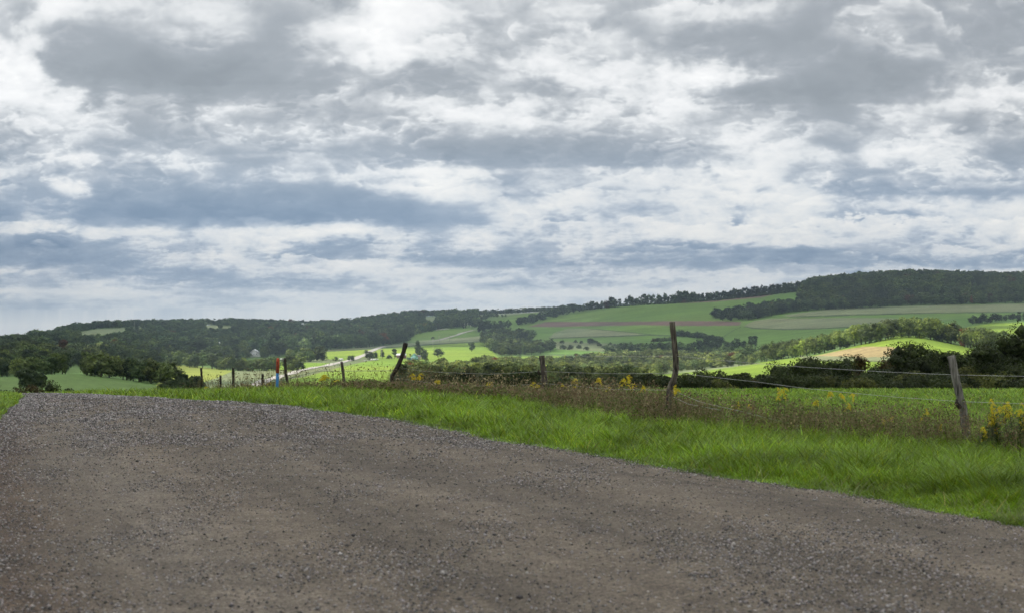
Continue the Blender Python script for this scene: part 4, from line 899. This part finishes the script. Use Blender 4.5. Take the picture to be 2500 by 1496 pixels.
for i, (px, ty, sz) in enumerate(GR):
    D = float(np.interp(px, fpx, fD))+random.uniform(-.5, .4) if px < 2340 else 16.6+random.uniform(-.6, .5)
    if 1780 < px < 2300: D += .4
    x = (px-1250)/F*D; z0 = float(zxy(x, D)); H = CZ+(HY-ty)/F*D-z0; H = max(H, .35)
    e = empty('goldenrod', (x, D, z0))
    side = 'clump right of the leaning grey post' if px > 2380 else ('weeds between the bent post and the leaning grey post' if px > 1660 else ('weeds between the straight post and the bent post' if px > 1340 else ('weeds between the dark leaning post and the straight post' if px > 960 else 'weeds beside the grey post' if px > 700 else 'grass near the marker post')))
    tag(e, f'yellow goldenrod flowering in the {side}', 'goldenrod', 'goldenrod in the '+side)
    ln = random.uniform(-.12, .12); mb = MB(); mb.tube([(0, 0, -.02), (ln*.4, 0, H*.5), (ln, 0, H)], [.005, .004, .003], 5); mb.build('stem', M_GSTEM, e)
    g = np.random.default_rng(900+i); n = 60 if px < 2380 else 150; t = g.random(n)*.85; a = g.random(n)*6.28; LV = []
    P = np.stack([ln*t**1.5, 0*t, H*t], -1); d = np.stack([np.cos(a), np.sin(a), .35+0*a], -1); l = (.05+.05*g.random(n))*(1 if px < 2380 else 1.5); s = np.stack([-np.sin(a), np.cos(a), 0*a], -1)*.008*(D/20)
    V = np.stack([P, P+d*l[:, None]*.5+s, P+d*l[:, None], P+d*l[:, None]*.5-s], 1).reshape(-1, 3)
    ob('leaves', mesh('leaves', V, (4*np.arange(n))[:, None]+np.array([[0, 1, 2, 3]]), M_GSTEM), e)
    k = 3+sz+(4 if px > 2380 else 0); V = []; m = 0
    for j in range(k):                                     # arching plumes
        a = g.random()*6.28; L_ = (.03+.016*sz)*(.6+.6*g.random())*D/24; q = 55
        t = g.random(q); c = np.stack([ln+np.cos(a)*L_*t, np.sin(a)*L_*t, H-.05+.07*t-.05*t*t*2+(.06*(sz-1))*(g.random()-.6)*np.ones(q)], -1)+g.normal(0, .009*D/24, (q, 3)); c[:, 2] += (j-k/2)*-.015
        r1 = g.normal(0, 1, (q, 3)); r1 /= np.linalg.norm(r1, axis=1)[:, None]; r2 = np.cross(r1, g.normal(0, 1, (q, 3))); r2 /= np.linalg.norm(r2, axis=1)[:, None]; s = .0062*D/22
        V.append(np.stack([c-r1*s, c-r2*s, c+r1*s, c+r2*s], 1).reshape(-1, 3)); m += q
    ob('flower_head', mesh('flower_head', np.concatenate(V), (4*np.arange(m))[:, None]+np.array([[0, 1, 2, 3]]), M_GOLD), e)

# ------------------------------------------------------------------ far road, buildings, poles, cattle
M_ROADF = flat('pale gravel road', (.42, .39, .35), .9, .3, .15)
def strip(pts, wid, name, dmin=330, dmax=4000):
    P = [hit(px, py, dmin, dmax) for px, py in pts]; Q = []
    for a, b in zip(P[:-1], P[1:]):
        n = max(2, int((b-a).length/6))
        for i in range(n): Q.append(a.lerp(b, i/n))
    Q.append(P[-1]); V = []
    for i, q in enumerate(Q):
        t = (Q[min(i+1, len(Q)-1)]-Q[max(i-1, 0)]); t.z = 0; t.normalize(); s = Vector((t.y, -t.x, 0))
        for k in (-1, -.5, 0, .5, 1):
            v = q+s*wid/2*k; V.append((v.x, v.y, float(zxy(v.x, v.y))+.35))
    n = len(Q); idx = np.arange(n*5).reshape(n, 5)
    return tag(ob(name, mesh(name, V, np.stack([idx[:-1, :-1], idx[:-1, 1:], idx[1:, 1:], idx[1:, :-1]], -1).reshape(-1, 4), M_ROADF)), kind='structure')
strip([(596,950),(640,933),(676,921),(720,908),(775,895),(830,885),(865,876),(885,868),(905,857),(925,849),(938,845)], 7.5, 'valley_road')
strip([(1052,833),(1075,829),(1100,822),(1130,812),(1162,805)], 7, 'hill_road', 1700, 3000)
strip([(775,904.5),(990,903.5)], 2.2, 'farm_track'); strip([(1010,883),(1180,880)], 1.5, 'footpath', 1000, 1600)
M_WHITE = flat('white painted boards', (.78, .78, .76), .6, 1, .05); M_ROOFG = flat('grey shingle roof', (.20, .20, .21), .8, 2, .15); M_ROOFW = flat('white sheet roof', (.75, .76, .78), .45, 1, .06)
M_TEAL = flat('pale turquoise boards', (.30, .58, .56), .6, 1, .06); M_DKGR = flat('dark green boards', (.06, .12, .09), .7, 1, .1); M_GLASS = flat('window glass', (.03, .035, .04), .15, 2, .1, spec=.8); M_REDB = flat('red brown boards', (.20, .06, .035), .8, 1, .1); M_TANB = flat('tan boards', (.45, .38, .28), .8, 1, .1)
def house(px, py, wpx, h, dep, rise, wall, roof, label, name='house', rz=0, wins=3, door=True, dmin=330, dmax=4000, ridge='x', lift=0):
    p = hit(px, py, dmin, dmax); W = wpx/F*p.y; p.z += lift
    e = empty(name, p, rz); tag(e, label, 'house' if 'house' in name else name.replace('_', ' '))
    mb = MB(); mb.box(-W/2, W/2, 0, dep, -1.5, h)
    if ridge == 'y': mb.prism([(-W/2, h), (W/2, h), (0, h+rise)], .0, dep)
    else:
        for sx in (-W/2, W/2-.2): mb.add([(sx, 0, h), (sx, dep, h), (sx, dep/2, h+rise), (sx+.2, 0, h), (sx+.2, dep, h), (sx+.2, dep/2, h+rise)], [(0, 1, 2), (3, 5, 4), (0, 2, 5, 3), (1, 4, 5, 2), (0, 3, 4, 1)])
    mb.build('wall', wall, e)
    mb = MB(); o = .5; th = .22
    if ridge == 'x':
        sl = rise/(dep/2)
        mb.add([(-W/2-o, -o, h-o*sl+.03), (W/2+o, -o, h-o*sl+.03), (W/2+o, dep/2, h+rise+.03), (-W/2-o, dep/2, h+rise+.03), (-W/2-o, dep+o, h-o*sl+.03), (W/2+o, dep+o, h-o*sl+.03),
                (-W/2-o, -o, h-o*sl+th), (W/2+o, -o, h-o*sl+th), (W/2+o, dep/2, h+rise+th), (-W/2-o, dep/2, h+rise+th), (-W/2-o, dep+o, h-o*sl+th), (W/2+o, dep+o, h-o*sl+th)],
               [(0, 3, 2, 1), (3, 4, 5, 2), (6, 7, 8, 9), (9, 8, 11, 10), (0, 1, 7, 6), (4, 10, 11, 5), (0, 6, 9, 3), (3, 9, 10, 4), (1, 2, 8, 7), (2, 5, 11, 8)])
    else:
        sl = rise/(W/2)
        mb.add([(-W/2-o, -o, h-o*sl+.03), (0, -o, h+rise+.03), (W/2+o, -o, h-o*sl+.03), (-W/2-o, dep+o, h-o*sl+.03), (0, dep+o, h+rise+.03), (W/2+o, dep+o, h-o*sl+.03),
                (-W/2-o, -o, h-o*sl+th), (0, -o, h+rise+th), (W/2+o, -o, h-o*sl+th), (-W/2-o, dep+o, h-o*sl+th), (0, dep+o, h+rise+th), (W/2+o, dep+o, h-o*sl+th)],
               [(0, 1, 4, 3), (1, 2, 5, 4), (6, 9, 10, 7), (7, 10, 11, 8), (0, 6, 7, 1), (1, 7, 8, 2), (3, 4, 10, 9), (4, 5, 11, 10), (0, 3, 9, 6), (2, 8, 11, 5)])
    mb.build('roof', roof, e)
    for i in range(wins):
        x = W*(-.5+(i+.5+(.5 if door and wins < 3 else 0))/max(wins+(1 if door and wins < 3 else 0), 1)); wz = h*.55; mb = MB(); mb.box(x-.5, x+.5, -.05, .02, wz-.7, wz+.7); f_ = mb.build('window', M_WHITE, e)
        mb = MB(); mb.box(x-.4, x+.4, -.075, -.04, wz-.6, wz+.6); mb.build('pane', M_GLASS, f_)
    if door: mb = MB(); mb.box(-W*.42, -W*.42+1.1, -.06, .02, 0, 2.1); mb.build('door', M_ROOFG, e)
    return e
hs = house(620, 871, 19, 5.4, 10, 3.2, M_WHITE, M_ROOFW, 'white gabled farmhouse with three dark windows among the trees', wins=3, ridge='y', dmin=1200, dmax=2000, lift=.5, door=False)
p_ = hs.location; W_ = 19/F*p_.y
mb = MB(); mb.box(-W_/2-4.6, -W_/2-.02, 2, 9, -1.5, 3.0); an = mb.build('annex', M_TANB, hs); mb = MB(); mb.box(-W_/2-5.0, -W_/2-.03, 1.5, 9.4, 3.02, 3.3); mb.build('annex_roof', M_ROOFW, an)
mb = MB(); mb.box(W_/2+.02, W_/2+3.5, -1, 6, -1.5, 2.4); an = mb.build('annex', M_WHITE, hs); mb = MB(); mb.box(W_/2+.03, W_/2+3.9, -1.4, 6.4, 2.42, 2.7); mb.build('annex_roof', M_ROOFW, an)
house(690, 881, 10, 1.7, 6, .9, M_WHITE, M_ROOFW, 'low white roofed shed behind the marker post', 'shed', wins=1, door=False, dmin=1000, dmax=1900)
house(534, 872, 10, 4, 7, 1.6, M_WHITE, M_ROOFW, 'small white roof peeping out of the trees left of the farmhouse', 'shed', wins=1, door=False, dmin=1300, dmax=2300, rz=.5, lift=5)
bh = house(1011, 878, 16, 3.6, 9, 2.6, M_TEAL, M_ROOFG, 'pale turquoise farmhouse with a gable in the bright valley field', wins=2, ridge='y', dmin=900, dmax=1600)
p_ = bh.location; W_ = 16/F*p_.y
mb = MB(); mb.box(-W_/2-4, -W_/2-.02, .5, 7, -1, 2.4); an = mb.build('porch', M_DKGR, bh); mb = MB(); mb.add([(-W_/2-4.4, .1, 2.42), (-W_/2-.03, .1, 4.0), (-W_/2-.03, 7.4, 4.0), (-W_/2-4.4, 7.4, 2.42), (-W_/2-4.4, .1, 2.6), (-W_/2-.03, .1, 4.2), (-W_/2-.03, 7.4, 4.2), (-W_/2-4.4, 7.4, 2.6)], [(0, 3, 2, 1), (4, 5, 6, 7), (0, 1, 5, 4), (1, 2, 6, 5), (2, 3, 7, 6), (3, 0, 4, 7)]); mb.build('porch_roof', M_ROOFG, an)
house(1022, 877, 9, 2.8, 7, 1.2, M_TANB, M_ROOFG, 'cream garage joined to the right of the turquoise farmhouse', 'garage', wins=0, dmin=900, dmax=1600)
house(979, 874, 22, 3.0, 9, 1.3, M_REDB, M_ROOFW, 'white roofed open shed behind the leaning dark post', 'shed', wins=2, dmin=1000, dmax=1700)
house(1084, 880, 5, 1.6, 2.5, .7, M_REDB, M_ROOFG, 'tiny red-brown hut above the valley wood', 'hut', wins=0, dmin=900, dmax=1600, door=False)
house(743, 806, 14, 2.5, 10, 1.4, M_WHITE, M_ROOFW, 'long white building in the distant woods', 'farm_building', wins=3, dmin=2000, dmax=3400, door=False, lift=11)
def trailer(px, py, wpx, h, label, name='trailer', dmin=700, dmax=2600):
    p = hit(px, py, dmin, dmax); W = wpx/F*p.y; e = empty(name, p); tag(e, label, 'trailer'); mb = MB(); mb.prism([(-W/2, .6), (W/2, .6), (W/2, h-.2), (W/2-.3, h), (-W/2+.5, h), (-W/2, h-.5)], 0, 2.4); mb.build('body', M_WHITE, e)
    for i in (-.28, .28): mb = MB(); mb.box(W*i-.45, W*i+.45, -.03, .02, h*.5, h*.5+.6); mb.build('window', M_GLASS, e)
    for i in (-.15, .1): mb = MB(); mb.tube([(W*i, -.02, .35), (W*i, .22, .35)], .35, 12); mb.build('wheel', M_GLASS, e)
    mb = MB(); mb.box(-W/2-1.1, -W/2, 1.1, 1.3, .6, .75); mb.build('tow_bar', M_ROOFG, e)
trailer(1253, 832, 11, 3.0, 'white camper parked against the trees on the far green slope', 'camper', 1500, 2400)
trailer(832, 881, 10, 2.6, 'white trailer by the valley road above the grey post', 'trailer', 900, 1500)
trailer(914, 880, 18, 1.9, 'long low white trailer beside the junk heap', 'trailer', 900, 1500)
p = hit(894, 881, 900, 1500); e = empty('junk_heap', p); tag(e, 'low heap of pale scrap beside the valley road', 'junk heap')
for nm, m_, n_ in (('boards', M_TANB, 9), ('sheets', M_ROOFW, 5)):
    mb = MB()
    for i in range(n_): x = random.uniform(-5, 5); y = random.uniform(-1, 2); z = random.uniform(0, .6); mb.box(x, x+random.uniform(1, 2.5), y, y+random.uniform(.4, 1), z+.01*i, z+.01*i+random.uniform(.15, .5))
    mb.build(nm, m_, e)
# white guard rail by the near end of the valley road
p = hit(582, 949, 330, 700); e = empty('guard_rail', p); tag(e, 'short white guard rail where the valley road drops out of sight', 'guard rail'); q_ = hit(596, 944, 330, 700)-p; q_ = q_.normalized()*6 if q_.length > 6 else q_
mb = MB(); d_ = Vector((2.0, 2.2, .55)); mb.tube([-d_+Vector((0, 0, .9)), Vector((0, 0, .9)), d_+Vector((0, 0, .9))], .16, 6); mb.build('rail', M_WHITE, e)
for t in (-.9, 0, .9): mb = MB(); b_ = d_*t; mb.box(b_.x-.08, b_.x+.08, b_.y+.15, b_.y+.3, b_.z-1, b_.z+.95); mb.build('post', M_ROOFG, e)
M_POLE = flat('pale pole wood', (.55, .53, .50), .8, 2, .1)
POLES = [(1072,837,10,'pale utility pole where the hill road fades out'),(1057,851,13,'pale utility pole in the top of the bright field'),(1134,803,11,'left pole of the three by the far trees'),(1142,801,11,'middle pole of the three by the far trees'),(1149,801,7,'right and shortest pole of the three by the far trees'),
 (931,877,10,'pale utility pole left of the farm in the bright field'),(1035,876,9,'utility pole beside the turquoise farmhouse'),(536,868,16,'white topped pole among the trees left of the farmhouse'),(328,800,15,'utility pole in the pale field under the left ridge'),(581,798,15,'utility pole in the small pale field near the ridge top'),(1098,832,7,'small pole on the hillside right of the fading road')]
for px, py, h, lab in POLES:
    p = hit(px, py, 700, 3600); e = empty('utility_pole', p); tag(e, lab, 'utility pole', None); r = max(.16, p.y*.00011)
    mb = MB(); mb.tube([(0, 0, -.5), (0, 0, h)], [r, r*.7], 8); mb.build('pole', M_POLE, e)
    if 'topped' not in lab: mb = MB(); mb.box(-1.1, 1.1, -r-.12, -r, h-.9, h-.7); mb.build('crossarm', M_POLE, e)
    else: mb = MB(); mb.tube([(0, 0, h), (0, 0, h+.5), (0, 0, h+1.6), (0, 0, h+2)], [.6, 1.1, 1.0, .3], 12); mb.build('tank', M_WHITE, e)
# white cattle
M_COW = flat('white hide', (.72, .69, .62), .8, 3, .1)
def cow_mesh():
    mb = MB(); mb.tube([(-1.1, 0, 1.15), (-.95, 0, 1.12), (-.5, 0, 1.0), (.1, 0, .98), (.6, 0, 1.05), (.85, 0, 1.15), (1.15, 0, 1.05), (1.45, 0, .75), (1.7, 0, .55)], [.10, .34, .40, .43, .38, .30, .20, .17, .09], 10, 0, .75)
    for x, y in ((-.85, .2), (-.85, -.2), (.65, .2), (.65, -.2)): mb.tube([(x, y, 1.0), (x-.06 if x < 0 else x, y, .5), (x, y, 0)], [.16, .08, .06], 6)
    for s in (-1, 1): mb.tube([(1.3, s*.12, .92), (1.28, s*.32, .98)], [.05, .03], 5)
    mb.tube([(-1.1, 0, 1.25), (-1.22, 0, .7)], [.04, .03], 5); return mesh('cow', mb.v, list(mb.f.values()), M_COW, True)
cm = cow_mesh()
for i in range(16):
    px = 1066+i*1.9+random.uniform(-.6, .6); py = 806-(i*.18)+random.uniform(-.8, .8); p = hit(px, py, 1900, 3200); o = ob('cow', cm, None, p); o.rotation_euler.z = random.choice([.3, 2.8, -.4, 3.4]); o.scale = (1.25,)*3
    tag(o, 'white cow grazing in the small herd below the far dark trees', 'cow', 'white cattle herd on the far green slope')

# ------------------------------------------------------------------ haze over the valley
hz_, nt, out = newmat('haze'); pv = N(nt, 'ShaderNodeVolumePrincipled'); pv.inputs['Color'].default_value = (.62, .80, 1, 1); pv.inputs['Density'].default_value = .00016; pv.inputs['Anisotropy'].default_value = .2
nt.links.new(pv.outputs[0], out.inputs['Volume'])
mb = MB(); mb.box(-4750, 4750, -4750, 4750, float(Z.min())-3, 260); o = mb.build('haze', hz_); tag(o, kind='stuff')
